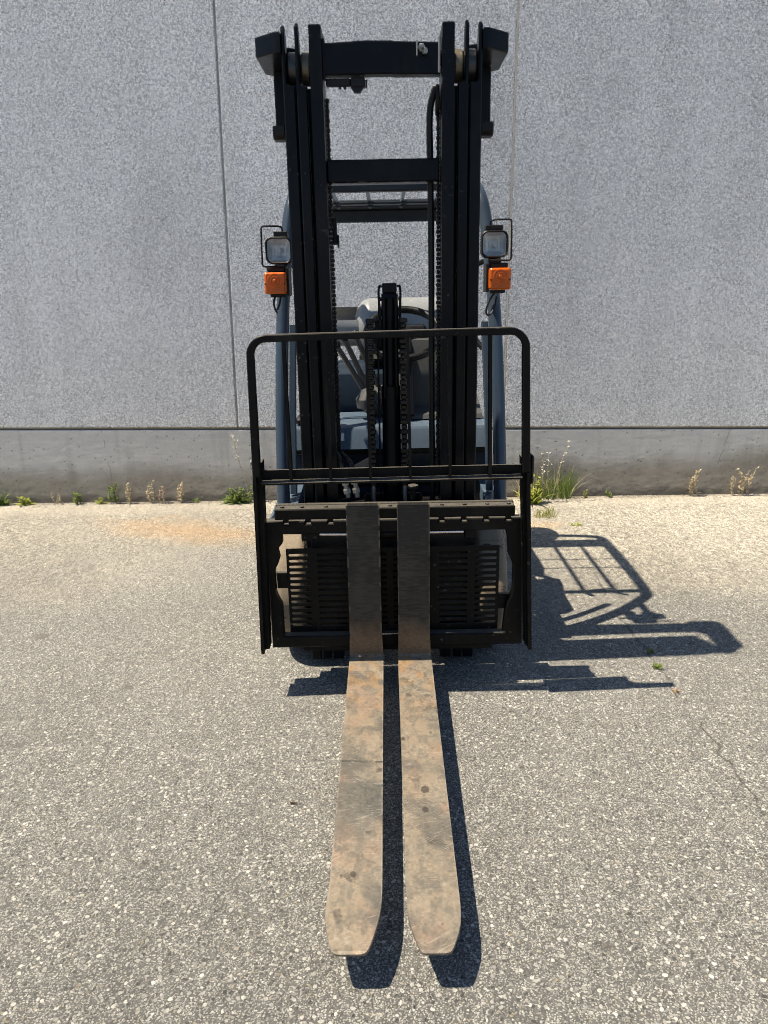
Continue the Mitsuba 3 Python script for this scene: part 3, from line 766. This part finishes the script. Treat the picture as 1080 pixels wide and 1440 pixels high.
# ---- wheels
for x0, x1, y, r, nm in ((-0.468, -0.342, 3.225, 0.285, 'front_wheel'), (0.350, 0.478, 3.225, 0.285, 'front_wheel'), (-0.44, -0.30, 4.45, 0.24, 'rear_wheel'), (0.31, 0.45, 4.45, 0.24, 'rear_wheel')):
    wk = group_part(FL, nm)
    L = x1 - x0
    part(wk, 'tyre', lathe([(0.004, r * 0.6), (0, r * 0.66), (0.0, r * 0.88), (0.008, r * 0.95), (0.02, r * 0.985), (0.035, r), (L - 0.035, r), (L - 0.02, r * 0.985), (L - 0.008, r * 0.95), (L, r * 0.88), (L, r * 0.66), (L - 0.004, r * 0.6)], (x0, y, r), (1, 0, 0), 56), 'mat_tyre')
    part(wk, 'rim', lathe([(0.006, r * 0.58), (-0.004, r * 0.58), (-0.004, r * 0.5), (0.03, r * 0.45), (0.03, r * 0.2), (-0.01, r * 0.18), (-0.01, 0.01), (L + 0.01, 0.01), (L + 0.01, r * 0.18), (L - 0.03, r * 0.2), (L - 0.03, r * 0.45), (L + 0.004, r * 0.5), (L + 0.004, r * 0.58), (L - 0.006, r * 0.58)], (x0, y, r), (1, 0, 0), 40), 'mat_blue_paint')

# ---- body
BO = group_part(FL, 'body')
XB = 0.014
cowl = Polygon([(3.418, 0.825), (3.444, 0.903), (3.456, 0.917), (3.70, 0.922), (3.86, 0.925), (3.86, 0.825)])
part(BO, 'cowl', ext(cowl, -0.425, 0.462, 'yz', 0.012), 'mat_blue_paint')
part(BO, 'cowl_seam', rbox(-0.42, 0.458, 3.47, 3.85, 0.792, 0.823, 0.003), 'mat_black_plastic')
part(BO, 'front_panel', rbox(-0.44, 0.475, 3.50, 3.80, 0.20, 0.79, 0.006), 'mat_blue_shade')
part(BO, 'cross_tube', cyl((0.09, 3.36, 0.745), (0.26, 3.36, 0.745), 0.010, 12), 'mat_white_sticker', label='short white tube behind the crossbar')
part(BO, 'front_panel_brace', [rbox(0.05, 0.20, 3.42, 3.45, 0.70, 0.715, 0.003), rbox(0.10, 0.107, 3.41, 3.43, 0.60, 0.70, 0.001)], 'mat_zinc')
part(BO, 'decal', hull([(x, y + (z - 0.862) * 0.333, z) for x in (-0.206, -0.192) for y in (3.4275, 3.432) for z in (0.862, 0.893)]), 'mat_white_sticker', label='small white decal on the cowl')
part(BO, 'cap', rbox(-0.415, -0.24, 3.50, 3.62, 0.9235, 0.955, 0.01), 'mat_black_plastic')
part(BO, 'floor_ledge', hull([(x, y, z) for x in (0.07, 0.44) for y, z in ((3.60, 0.925), (3.61, 0.945), (3.80, 1.00), (3.88, 1.0), (3.88, 0.925))]), 'mat_grey_plastic')
part(BO, 'side_sill', rbox(-0.47, -0.30, 3.80, 4.40, 0.30, 0.62, 0.01), 'mat_blue_paint')
part(BO, 'side_sill', rbox(0.33, 0.498, 3.80, 4.40, 0.30, 0.62, 0.01), 'mat_blue_paint')
part(BO, 'chassis', [rbox(-0.29, 0.32, 3.26, 4.40, 0.12, 0.60, 0.01), rbox(-0.30, 0.33, 3.80, 4.0, 0.60, 0.90, 0.01)], 'mat_black_plastic')
hood = hull([(x, y, z) for x, w in ((-0.30, 0), (0.33, 0)) for y, z in ((3.95, 0.62), (3.92, 0.95), (3.96, 1.10), (4.05, 1.135), (4.40, 1.12), (4.40, 0.62))])
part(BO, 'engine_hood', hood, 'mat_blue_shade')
cw = hull([(XB + sx * x, y, z) for sx in (-1, 1) for x, y, z in ((0.46, 4.40, 0.32), (0.46, 4.40, 0.66), (0.34, 4.40, 1.05), (0.33, 4.44, 1.13), (0.30, 4.78, 1.10), (0.36, 4.90, 0.95), (0.44, 4.92, 0.62), (0.42, 4.92, 0.30), (0.48, 4.6, 0.32), (0.48, 4.6, 0.62))])
part(BO, 'counterweight', cw, 'mat_blue_dark')
for s in (-1, 1):
    lo, hi = sorted((XB + s * 0.335, XB + s * 0.528))
    prof = Polygon([(3.165, 0.545), (3.17, 0.60), (3.24, 0.645), (3.40, 0.66), (3.50, 0.62), (3.50, 0.32), (3.47, 0.32), (3.46, 0.57), (3.40, 0.605), (3.26, 0.595), (3.20, 0.545)])
    part(BO, 'fender', hull([(a, b, c) for a, b, c in ((XB + s * 0.40, 3.165, 0.590), (XB + s * 0.40, 3.165, 0.632), (XB + s * 0.482, 3.165, 0.625), (XB + s * 0.530, 3.165, 0.560), (XB + s * 0.530, 3.165, 0.545),
                                                       (XB + s * 0.40, 3.5, 0.59), (XB + s * 0.40, 3.5, 0.66), (XB + s * 0.482, 3.5, 0.65), (XB + s * 0.530, 3.5, 0.57), (XB + s * 0.530, 3.5, 0.545))]), 'mat_blue_paint')

# ---- overhead guard
OG = group_part(FL, 'overhead_guard')
for s in (-1, 1):
    path = smooth_path([(XB + s * 0.464, 3.24, 0.62), (XB + s * 0.462, 3.30, 0.95), (XB + s * 0.452, 3.42, 1.40), (XB + s * 0.426, 3.56, 1.78), (XB + s * 0.400, 3.60, 1.895), (XB + s * 0.388, 3.72, 1.940), (XB + s * 0.387, 3.95, 1.955)], it=3)
    part(OG, 'front_pillar', sweep(path, rprof(0.062, 0.054, 0.0265, 7), axis=(0, 1, 0)), 'mat_blue_dark')
    part(OG, 'roof_rail', sweep([(XB + s * 0.387, 3.95, 1.955), (XB + s * 0.387, 4.2, 1.96), (XB + s * 0.39, 4.50, 1.945)], rprof(0.05, 0.06, 0.012), axis=(1, 0, 0)), 'mat_blue_dark')
    part(OG, 'rear_pillar', sweep(smooth_path([(XB + s * 0.395, 4.50, 1.945), (XB + s * 0.39, 4.56, 1.90), (XB + s * 0.375, 4.60, 1.6), (XB + s * 0.34, 4.66, 1.08)], it=2), rprof(0.05, 0.05, 0.012), axis=(1, 0, 0)), 'mat_blue_dark')
    # inner black brace beside the pillar
    part(OG, 'pillar_brace', sweep([(XB + s * 0.428, 3.32, 0.65), (XB + s * 0.425, 3.40, 1.0), (XB + s * 0.417, 3.50, 1.36)], rprof(0.03, 0.03, 0.006), axis=(0, 1, 0)), 'mat_blue_dark')
    # grab handle
    part(OG, 'grab_handle', sweep(smooth_path([(XB + s * 0.425, 3.62, 1.24), (XB + s * 0.385, 3.66, 1.29), (XB + s * 0.372, 3.66, 1.34), (XB + s * 0.368, 3.66, 1.55), (XB + s * 0.385, 3.64, 1.60), (XB + s * 0.432, 3.60, 1.62)], it=2), rprof(0.022, 0.022, 0.006)), 'mat_black_plastic')
    part(OG, 'grab_tube', tube([(XB + s * 0.392, 3.69, 1.30), (XB + s * 0.388, 3.70, 1.60)], 0.009, 10), 'mat_zinc')
part(OG, 'front_beam', rbox(-0.375, 0.40, 3.62, 3.665, 1.912, 1.944, 0.006), 'mat_guard_grey')
part(OG, 'rear_beam', [rbox(-0.375, 0.40, 4.36, 4.49, 1.918, 1.957, 0.006), rbox(-0.375, 0.40, 4.46, 4.50, 1.855, 1.917, 0.006)], 'mat_guard_grey')
for x in (-0.232, -0.070, 0.092, 0.250):
    part(OG, 'roof_slat', rbox(x - 0.007, x + 0.007, 3.666, 4.36, 1.912, 1.944, 0.002), 'mat_blue_paint')
for y in (4.00, 4.14):
    part(OG, 'cross_rod', cyl((-0.375, y, 1.905), (0.40, y, 1.905), 0.0065, 10), 'mat_guard_grey')

# ---- headlights and turn signals
for s in (-1, 1):
    hc = -0.4235 if s < 0 else 0.443
    hz = 1.663 if s < 0 else 1.671
    HL = group_part(FL, 'headlight')
    yy = 3.30
    w = 0.0535
    part(HL, 'housing', [ext(rrect(hc - w, hc + w, hz - 0.052, hz + 0.052, 0.026, 6).difference(rrect(hc - w + 0.0075, hc + w - 0.0075, hz - 0.0445, hz + 0.0445, 0.02, 6)), yy, yy + 0.03, 'xz', 0.003),
                         ext(rrect(hc - w, hc + w, hz - 0.052, hz + 0.052, 0.026, 6), yy + 0.0305, yy + 0.055, 'xz', 0.01), cyl((hc, yy + 0.055, hz), (hc, yy + 0.085, hz), 0.03, 20)], 'mat_black_plastic')
    bowl = []
    for k in range(7):
        t = k / 6
        bowl.append((-0.026 * (1 - t * t) , 0.045 * t + 0.001))
    rings, F = [], []
    ang = np.arange(40) * 2 * np.pi / 40
    for q in np.linspace(0.03, 1, 9):
        e = 2 + 4 * q
        rr = q * 0.0455 / (np.abs(np.cos(ang)) ** e + np.abs(np.sin(ang)) ** e) ** (1 / e)
        rings.append(np.column_stack([hc + rr * np.cos(ang), np.full(40, yy + 0.028 - 0.021 * q ** 2.2), hz + rr * np.sin(ang)]))
    for i in range(8):
        j = np.arange(40)
        F += [np.stack([i * 40 + j, i * 40 + (j + 1) % 40, i * 40 + 40 + (j + 1) % 40], 1), np.stack([i * 40 + j, i * 40 + 40 + (j + 1) % 40, i * 40 + 40 + j], 1)]
    part(HL, 'reflector', trimesh.Trimesh(np.vstack(rings), np.vstack(F), process=False), 'mat_reflector', smooth=True)
    part(HL, 'bulb_shield', cyl((hc + 0.002, yy + 0.022, hz - 0.002), (hc + 0.002, yy + 0.006, hz - 0.002), 0.009, 16), 'mat_zinc')
    lens = np.array([[hc - w + 0.006, yy + 0.0045, hz - 0.046], [hc + w - 0.006, yy + 0.0045, hz - 0.046], [hc + w - 0.006, yy + 0.0045, hz + 0.046], [hc - w + 0.006, yy + 0.0045, hz + 0.046]])
    lp = rrect(hc - w + 0.0078, hc + w - 0.0078, hz - 0.0442, hz + 0.0442, 0.0198, 6)
    lm = ext(lp, yy + 0.005, yy + 0.006, 'xz', 0)
    lm = trimesh.Trimesh(lm.vertices, lm.faces[(lm.triangles_center[:, 1] < yy + 0.0051)], process=False)
    part(HL, 'lens', lm, 'mat_lens_glass')
    part(HL, 'mounting_bracket', [rbox(hc - 0.03 - (0.005 if s > 0 else -0.01), hc + 0.035, yy + 0.02, yy + 0.06, hz + 0.053, hz + 0.074, 0.003), rbox(hc - 0.022, hc + 0.03, yy + 0.02, yy + 0.06, hz - 0.085, hz - 0.053, 0.003), rbox(hc - s * 0.0 - 0.012, hc + 0.012, yy + 0.085, yy + 0.19, hz - 0.02, hz + 0.02, 0.003)], 'mat_black_plastic')
    xo, xi = hc + s * 0.055, hc - s * 0.02
    part(HL, 'guard_hoop', tube(smooth_path([(xi, yy - 0.005, hz + 0.072), (xi, yy - 0.02, hz + 0.090), (xo - s * 0.01, yy - 0.03, hz + 0.090), (xo + s * 0.004, yy - 0.03, hz + 0.088), (xo + s * 0.006, yy - 0.03, hz + 0.075), (xo + s * 0.008, yy - 0.03, hz - 0.045), (xo + s * 0.006, yy - 0.03, hz - 0.062), (xo - s * 0.01, yy - 0.03, hz - 0.064), (xi, yy - 0.01, hz - 0.062)], it=2), 0.0036, 8), 'mat_black_plastic')
    TS = group_part(FL, 'turn_signal')
    tc, tz = (-0.4395, 1.537) if s < 0 else (0.4625, 1.537)
    lensp = rrect(tc - 0.043, tc + 0.043, tz - 0.042, tz + 0.042, 0.010, 4)
    dome = [ext(lensp, 3.262, 3.305, 'xz', 0.007), lathe([(0, 0.030), (0.0025, 0.029), (0.0028, 0.0265), (0.0006, 0.0255), (0.0006, 0.019), (0.003, 0.0178), (0.0032, 0.0155), (0.0008, 0.0145), (0.0008, 0.010), (0.0038, 0.007), (0.0045, 0.001)], (tc, 3.2625, tz + 0.008), (0, -1, 0), 32)]
    part(TS, 'amber_lens', dome, 'mat_amber', label='square orange indicator lens')
    for e in (-0.0385, 0.0385):
        part(TS, 'lens_screw', cyl((tc + e, 3.2640, tz - 0.003), (tc + e, 3.2595, tz - 0.003), 0.0035, 10), 'mat_black_plastic')
    part(TS, 'base', ext(rrect(tc - 0.044, tc + 0.044, tz - 0.043, tz + 0.043, 0.010, 4), 3.3055, 3.325, 'xz', 0.002), 'mat_white_sticker' if s > 0 else 'mat_black_plastic', label='white indicator base' if s > 0 else None)
    part(TS, 'bracket', [rbox(tc - 0.036, tc + 0.036, 3.31, 3.35, tz + 0.0435, tz + 0.062, 0.003), rbox(tc - s * 0.046 - 0.006, tc - s * 0.046 + 0.006, 3.30, 3.40, tz - 0.05, tz + 0.06, 0.002), rbox(tc - 0.03, tc + 0.03, 3.3255, 3.36, tz - 0.056, tz + 0.043, 0.003)], 'mat_black_plastic')
    if s > 0:
        part(TS, 'cable', tube(smooth_path([(tc - 0.01, 3.33, tz - 0.05), (tc - 0.03, 3.32, tz - 0.075), (tc - 0.048, 3.32, tz - 0.115), (tc - 0.048, 3.32, tz - 0.14), (tc - 0.03, 3.33, tz - 0.143), (tc - 0.01, 3.34, tz - 0.115), (tc + 0.0, 3.36, tz - 0.07)], it=3), 0.0042, 8), 'mat_rubber_hose')
    else:
        part(TS, 'cable', [tube(smooth_path([(tc - 0.01, 3.33, tz - 0.05), (tc - 0.018, 3.32, tz - 0.075), (tc - 0.014, 3.32, tz - 0.10), (tc - 0.004, 3.32, tz - 0.12)], it=2), 0.0042, 8), tube(smooth_path([(tc + 0.012, 3.33, tz - 0.05), (tc + 0.008, 3.32, tz - 0.08), (tc - 0.004, 3.32, tz - 0.105)], it=2), 0.0042, 8)], 'mat_rubber_hose')

# ---- operator's place
SW = group_part(FL, 'steering_wheel')
ctr, e1 = np.array([0.085, 3.78, 1.305]), np.array([1.0, 0, 0])
e2 = np.array([0, 0.80, 0.60])
nrm = np.cross(e1, e2)
ang = np.linspace(0, 2 * np.pi, 48, endpoint=False)
part(SW, 'rim', tube([ctr + 0.175 * (math.cos(a) * e1 + math.sin(a) * e2) for a in ang], 0.0175, 12, closed=True), 'mat_black_plastic')
part(SW, 'spoke', [sweep([ctr, ctr + 0.09 * d - 0.01 * nrm, ctr + 0.172 * d], rprof(0.03, 0.012, 0.004)) for d in (e1, -e1, -e2)], 'mat_black_plastic')
part(SW, 'hub', lathe([(0, 0.05), (0.02, 0.048), (0.03, 0.03)], ctr - 0.015 * nrm, nrm / np.linalg.norm(nrm), 24), 'mat_black_plastic')
part(SW, 'spinner_knob', lathe([(0, 0.012), (0.02, 0.02), (0.04, 0.02), (0.05, 0.008)], ctr + 0.17 * (math.cos(2.2) * e1 + math.sin(2.2) * e2), (0, 0, 1), 16), 'mat_black_plastic')
part(FL, 'steering_column', sweep([ctr - 0.02 * nrm * np.sign(nrm[2]), np.array([0.085, 3.66, 1.10]), np.array([0.085, 3.6, 0.94])], rprof(0.08, 0.08, 0.02)), 'mat_black_plastic')
part(FL, 'dashboard', hull([(x, y, z) for x, y, z in ((0.095, 3.70, 0.96), (0.25, 3.70, 0.96), (0.095, 3.70, 1.10), (0.25, 3.70, 1.10), (0.11, 3.74, 1.275), (0.245, 3.74, 1.275), (0.12, 3.80, 1.28), (0.24, 3.80, 1.28), (0.095, 3.84, 0.96), (0.25, 3.84, 0.96))]), 'mat_grey_plastic')
for x0, z0, x1, z1 in ((-0.190, 1.285, -0.060, 0.99), (-0.226, 1.255, -0.075, 0.985), (-0.140, 1.30, -0.02, 1.02)):
    k = group_part(FL, 'control_lever')
    part(k, 'rod', tube(smooth_path([(x1, 3.74, z1), ((x0 + 2 * x1) / 3, 3.735, (z0 + 2 * z1) / 3), ((2 * x0 + x1) / 3, 3.73, (2 * z0 + z1) / 3), (x0, 3.70, z0)]), 0.0125, 12), 'mat_lever')
    part(k, 'knob', lathe([(0, 0.008), (0.008, 0.015), (0.025, 0.017), (0.036, 0.009)], (x0, 3.70, z0 - 0.01), (0, 0, 1), 16), 'mat_black_plastic')
part(FL, 'lever_console', [rbox(-0.11, 0.03, 3.70, 3.84, 0.93, 1.06, 0.02), lathe([(0, 0.03), (0.01, 0.055), (0.05, 0.06), (0.09, 0.035), (0.10, 0.01)], (-0.085, 3.66, 0.965), (0, 0, 1), 20)], 'mat_grey_plastic')
ST = group_part(FL, 'seat')
part(ST, 'cushion', rbox(-0.12, 0.26, 4.0, 4.36, 1.137, 1.20, 0.03), 'mat_black_plastic')
part(ST, 'backrest', hull([(x, y, z) for x, y, z in ((-0.09, 4.32, 1.20), (0.24, 4.32, 1.20), (-0.07, 4.36, 1.31), (0.22, 4.36, 1.31), (-0.09, 4.39, 1.20), (0.24, 4.39, 1.20), (-0.06, 4.40, 1.32), (0.21, 4.40, 1.32))]), 'mat_black_plastic')

# ---- gas bottle lying across the counterweight
GT = group_part(FL, 'gas_bottle')
tx0, tx1, ty, tz, tr = -0.175, 0.43, 4.655, 1.305, 0.155
part(GT, 'shell', lathe([(0, 0.02), (0.004, 0.06), (0.018, 0.105), (0.045, 0.140), (0.075, 0.153), (0.09, 0.155), (0.515, 0.155), (0.53, 0.153), (0.56, 0.14), (0.587, 0.105), (0.60, 0.06), (0.605, 0.02)], (tx0, ty, tz), (1, 0, 0), 48), 'mat_tank', label='pale steel gas bottle lying on its side')
a = np.radians(np.linspace(-200, 100, 30))
col_o = [(ty + 0.112 * math.cos(t), tz + 0.112 * math.sin(t)) for t in a]
col_i = [(ty + 0.107 * math.cos(t), tz + 0.107 * math.sin(t)) for t in a[::-1]]
part(GT, 'collar', ext(Polygon(col_o + col_i), -0.295, -0.155, 'yz', 0.001), 'mat_tank')
part(GT, 'valve', [cyl((-0.28, ty, tz), (-0.165, ty, tz), 0.022, 16), cyl((-0.24, ty - 0.08, tz), (-0.24, ty, tz), 0.014, 12), cyl((-0.285, ty, tz), (-0.265, ty, tz), 0.034, 8)], 'mat_brass')
part(GT, 'strap', lathe([(0, 0.1555), (0, 0.159), (0.03, 0.159), (0.03, 0.1555)], (0.02, ty, tz), (1, 0, 0), 48), 'mat_zinc')
part(GT, 'cradle', rbox(-0.15, 0.40, 4.46, 4.79, 1.10, 1.17, 0.02), 'mat_black_plastic')

# ------------------------------------------------------------------ weeds along the foot of the wall
rng = np.random.default_rng(7)


def blade(p, d, L, w, up_, bend=0.3, seg=3):
    """a small folded leaf from p along d"""
    d = np.asarray(d, float) / np.linalg.norm(d)
    s = np.cross(d, up_)
    s /= np.linalg.norm(s) + 1e-9
    pts, q = [], np.asarray(p, float)
    prof = [0.35, 1.0, 0.75, 0.05] if seg == 3 else [0.6, 1, 0.85, 0.6, 0.35, 0.05]
    k = len(prof)
    V, F = [], []
    for i in range(k):
        V += [q + s * w / 2 * prof[i], q - s * w / 2 * prof[i]]
        d2 = d + np.array([0, 0, -1.0]) * bend * (i + 0.5) / k
        q = q + d2 / np.linalg.norm(d2) * L / (k - 1)
    for i in range(k - 1):
        F += [[2 * i, 2 * i + 1, 2 * i + 3], [2 * i, 2 * i + 3, 2 * i + 2]]
    return trimesh.Trimesh(np.array(V), np.array(F), process=False)


def rdir(lo=0.2, hi=1.0):
    a = rng.uniform(0, 2 * math.pi)
    z = rng.uniform(lo, hi)
    return np.array([math.cos(a), math.sin(a), z])


def weed_stalks(name, label, x, h, n, lf, st, leafw=0.012, dens=70, spread=0.05, y=None, flowers=None, cat='weed', group=None, lean0=None):
    k = thing(name, label, cat, group)
    y = wall_y(x) - 0.035 if y is None else y
    stems, leaves, fl = [], [], []
    n = max(n, 3) if flowers is None else n
    for i in range(n):
        bx_, by = x + rng.uniform(-spread, spread) * 0.5, y + rng.uniform(-0.015, 0.015)
        hh = h * rng.uniform(0.7, 1.0) if i else h
        lean = rng.uniform(-0.25, 0.25) * spread / 0.05 * 0.5
        lean = lean if lean0 is None else lean0 + rng.uniform(-0.06, 0.06)
        ts = np.linspace(0, 1, 7)
        p = np.column_stack([bx_ + lean * hh * ts ** 1.3 + 0.006 * np.sin(ts * 7 + i), by - 0.05 * hh * ts, -0.005 + hh * ts])
        stems.append(tube(p, 0.0019 if flowers else 0.0026, 4))
        m = int(1.9 * dens * hh / max(1, n) ** 0.3)
        for _ in range(m):
            t = rng.uniform(0.12, 1.0)
            q = np.array([np.interp(t, ts, p[:, c]) for c in range(3)])
            leaves.append(blade(q, rdir(0.1, 1.2), 1.15 * leafw * rng.uniform(1.2, 2.4) * (1.15 - 0.5 * t), 1.2 * leafw * rng.uniform(0.6, 1.0), [0, 0, 1.0], 0.4))
        if flowers:
            for _ in range(flowers):
                t = rng.uniform(0.6, 1.0)
                q = np.array([np.interp(t, ts, p[:, c]) for c in range(3)]) + rng.normal(0, 0.012, 3)
                for _ in range(4):
                    fl.append(blade(q, rdir(0.0, 1.0), 0.012, 0.009, [0, 0, 1.0], 0.1))
    part(k, 'stem', stems, st, kind='stuff')
    if leaves:
        part(k, 'foliage', leaves, lf, smooth=False, kind='stuff')
    if fl:
        part(k, 'flower', fl, 'mat_flower_white', smooth=False, kind='stuff')
    return k


def weed_rosette(name, label, x, y, h, w, n, lf, lw=0.02, cat='weed'):
    k = thing(name, label, cat)
    leaves, stems = [], []
    for i in range(n):
        d = rdir(0.3, 1.6)
        d[0] *= w / max(h, 1e-3) * 0.8
        d[1] *= 0.6
        L = rng.uniform(0.5, 1.0) * math.hypot(h, w * 0.5) * 0.8
        p = np.array([x + rng.normal(0, w * 0.16), y + rng.normal(0, 0.014), 0.002])
        leaves.append(blade(p, d, L, lw * rng.uniform(0.6, 1.1), [0, 0, 1.0], 0.9, 5))
    for i in range(max(3, n // 8)):
        p = np.array([x + rng.normal(0, w * 0.15), y + rng.normal(0, 0.01), -0.004])
        q = p + np.array([rng.normal(0, 0.2) * h, -0.05 * h, h * rng.uniform(0.7, 1.0)])
        stems.append(tube([p, (p + q) / 2 + rng.normal(0, 0.004, 3), q], 0.0018, 4))
        for t in np.linspace(0.3, 1, 6):
            leaves.append(blade(p + (q - p) * t, rdir(0.1, 1.0), lw * 1.8, lw * 0.8, [0, 0, 1.0], 0.5))
    part(k, 'stem', stems, 'mat_stem', kind='stuff')
    part(k, 'foliage', leaves, lf, smooth=False, kind='stuff')
    return k


def grass(name, label, x, y, h, w, n, lf, dry=0.2):
    k = thing(name, label, 'grass clump')
    b, d_ = [], []
    for i in range(n):
        p = np.array([x + rng.uniform(-w, w) * 0.35, y + rng.normal(0, 0.02), -0.004])
        d = np.array([rng.normal(0, 0.35), rng.normal(-0.1, 0.2), 1.0])
        (d_ if rng.random() < dry else b).append(blade(p, d, h * rng.uniform(0.5, 1.1), 0.0055, [0.3, 1.0, 0.0], rng.uniform(0.1, 0.9), 5))
    part(k, 'blades', b, lf, smooth=False, kind='stuff')
    if d_:
        part(k, 'dry_blades', d_, 'mat_leaf_dry', smooth=False, kind='stuff', label='straw coloured blades')
    return k


weed_rosette('weed', 'low leafy green weed at the far left foot of the plinth', -2.91, wall_y(-2.9) - 0.04, 0.10, 0.20, 34, 'mat_leaf_green')
weed_rosette('weed', 'small yellow-green rosette weed, second plant from the left at the plinth', -2.72, wall_y(-2.7) - 0.04, 0.07, 0.16, 26, 'mat_leaf_bright')
weed_stalks('dry_weed', 'wispy dry brown weed against the stained plinth, third plant from the left', -2.48, 0.10, 4, 'mat_leaf_dry', 'mat_stem_dry', 0.008, 60, 0.09)
weed_stalks('weed', 'short green single-stalk weed, fourth plant from the left at the plinth', -2.33, 0.10, 2, 'mat_leaf_green', 'mat_stem', 0.018, 110, 0.03)
weed_rosette('weed', 'tiny green tuft between two stalked weeds left of the forklift', -2.16, wall_y(-2.16) - 0.035, 0.06, 0.10, 16, 'mat_leaf_bright', 0.014)
weed_stalks('weed', 'tallest pale green stalked weed of the row left of the forklift', -2.06, 0.17, 2, 'mat_leaf_green', 'mat_stem', 0.016, 85, 0.06)
weed_stalks('dry_weed', 'thin straw-pale single stalk between the tall pale green weed and the reddish weed', -1.94, 0.16, 2, 'mat_leaf_dry', 'mat_stem_dry', 0.012, 75, 0.03)
weed_stalks('dry_weed', 'upright straw stalk directly left of the reddish dry weed', -1.78, 0.175, 2, 'mat_leaf_dry', 'mat_stem_dry', 0.011, 75, 0.03)
weed_stalks('dry_weed', 'reddish brown dry weed in the row left of the forklift', -1.70, 0.14, 2, 'mat_leaf_rusty', 'mat_stem_dry', 0.012, 75, 0.05)
weed_stalks('dry_weed', 'bushy straw-coloured dry weed nearest to the green leafy clump left of the forklift', -1.56, 0.165, 3, 'mat_leaf_dry', 'mat_stem_dry', 0.013, 75, 0.07)
weed_rosette('weed', 'tiny green sprig at the plinth foot between the dry weed and the leafy clump', -1.44, wall_y(-1.4) - 0.03, 0.03, 0.07, 9, 'mat_leaf_green', 0.012)
weed_rosette('leafy_weed', 'dense green leafy weed clump beside the left backrest upright', -1.13, wall_y(-1.13) - 0.06, 0.125, 0.22, 110, 'mat_leaf_green', 0.016)
weed_stalks('flowering_weed', 'tall thin flowering stalk reaching the wall joint left of the forklift', -1.035, 0.53, 1, 'mat_leaf_dry', 'mat_stem_dry', 0.008, 8, 0.05, flowers=16, lean0=-0.22)
weed_stalks('flowering_weed', 'tall spray of white flowers against the plinth right of the forklift', 1.13, 0.46, 3, 'mat_leaf_dry', 'mat_stem_dry', 0.008, 8, 0.12, y=5.5, flowers=8)
weed_rosette('leafy_weed', 'bright yellow-green leafy weed just behind the right backrest upright', 1.045, 5.46, 0.21, 0.17, 46, 'mat_leaf_bright', 0.026)
grass('grass_clump', 'tall wispy green grass clump at the plinth right of the forklift', 1.24, wall_y(1.24) - 0.05, 0.27, 0.30, 150, 'mat_leaf_green', 0.12)
grass('grass_clump', 'thin yellowing grass between the forklift and the tall grass clump', 1.04, wall_y(1.04) - 0.035, 0.23, 0.22, 60, 'mat_leaf_dry', 0.3)
grass('grass_clump', 'low grass tuft lying on the asphalt in front of the plinth plants', 1.055, 5.10, 0.09, 0.20, 60, 'mat_leaf_bright', 0.35)
weed_rosette('weed', 'tiny flat green sprig alone on the sandy asphalt right of the forklift', 1.215, 4.90, 0.02, 0.09, 10, 'mat_leaf_bright', 0.011)
weed_rosette('weed', 'small grass-like sprig at the plinth, first to the right of the grass clump', 1.46, wall_y(1.46) - 0.03, 0.06, 0.05, 7, 'mat_leaf_bright', 0.009)
weed_rosette('weed', 'small green sprig at the plinth, second to the right of the grass clump', 1.64, wall_y(1.64) - 0.03, 0.05, 0.09, 9, 'mat_leaf_green', 0.011)
weed_stalks('dry_weed', 'two-stemmed pale dry weed in the middle of the plinth right of the forklift', 2.22, 0.20, 5, 'mat_leaf_dry', 'mat_stem_dry', 0.013, 80, 0.10)
weed_stalks('dry_weed', 'single thin bare dry stalk left of the rightmost weed', 2.53, 0.15, 1, 'mat_leaf_dry', 'mat_stem_dry', 0.008, 90, 0.03)
weed_stalks('dry_weed', 'rightmost bushy pale dry weed at the plinth by the photo edge', 2.62, 0.22, 5, 'mat_leaf_dry', 'mat_stem_dry', 0.013, 80, 0.11)
weed_rosette('weed', 'dark green sprig in the crack at the edge of the mast shadow', 1.085, 2.90, 0.025, 0.05, 14, 'mat_leaf_green', 0.008)
weed_rosette('weed', 'tiny dark sprig in the crack inside the mast shadow', 1.10, 3.03, 0.02, 0.04, 8, 'mat_leaf_green', 0.007)
weed_rosette('weed', 'tiny brown-green sprig in the crack just in front of the mast shadow', 1.09, 2.70, 0.015, 0.04, 8, 'mat_leaf_rusty', 0.007)

# ------------------------------------------------------------------ small litter on the asphalt
k = thing('dead_leaf', 'small dark curled dead leaf on the asphalt left of the forks', 'leaf')
part(k, 'leaf_blade', [blade((-0.317, 2.053, 0.004), (1, -0.25, 0.25), 0.024, 0.010, [0, 0, 1.0], 0.5, 5)], 'mat_dead_leaf', smooth=False)
k = 'wall_foot_grit'
bits = []
for i in range(1500):
    x = rng.uniform(-3.2, 3.2)
    y = wall_y(x) - 0.012 - abs(rng.normal(0, 0.035)) - (0.12 * rng.random() if i % 6 == 0 else 0)
    r = rng.uniform(0.002, 0.0065)
    m = trimesh.creation.icosphere(subdivisions=0, radius=r)
    m.vertices = m.vertices * rng.uniform(0.6, 1.3, 3) + [x, y, r * 0.35]
    bits.append(m)
scene[k] = mikit.ply(trimesh.util.concatenate(bits), 'mat_pebble')
labels[k] = {'label': 'loose grit and small stones gathered along the foot of the plinth', 'category': 'grit', 'kind': 'stuff'}
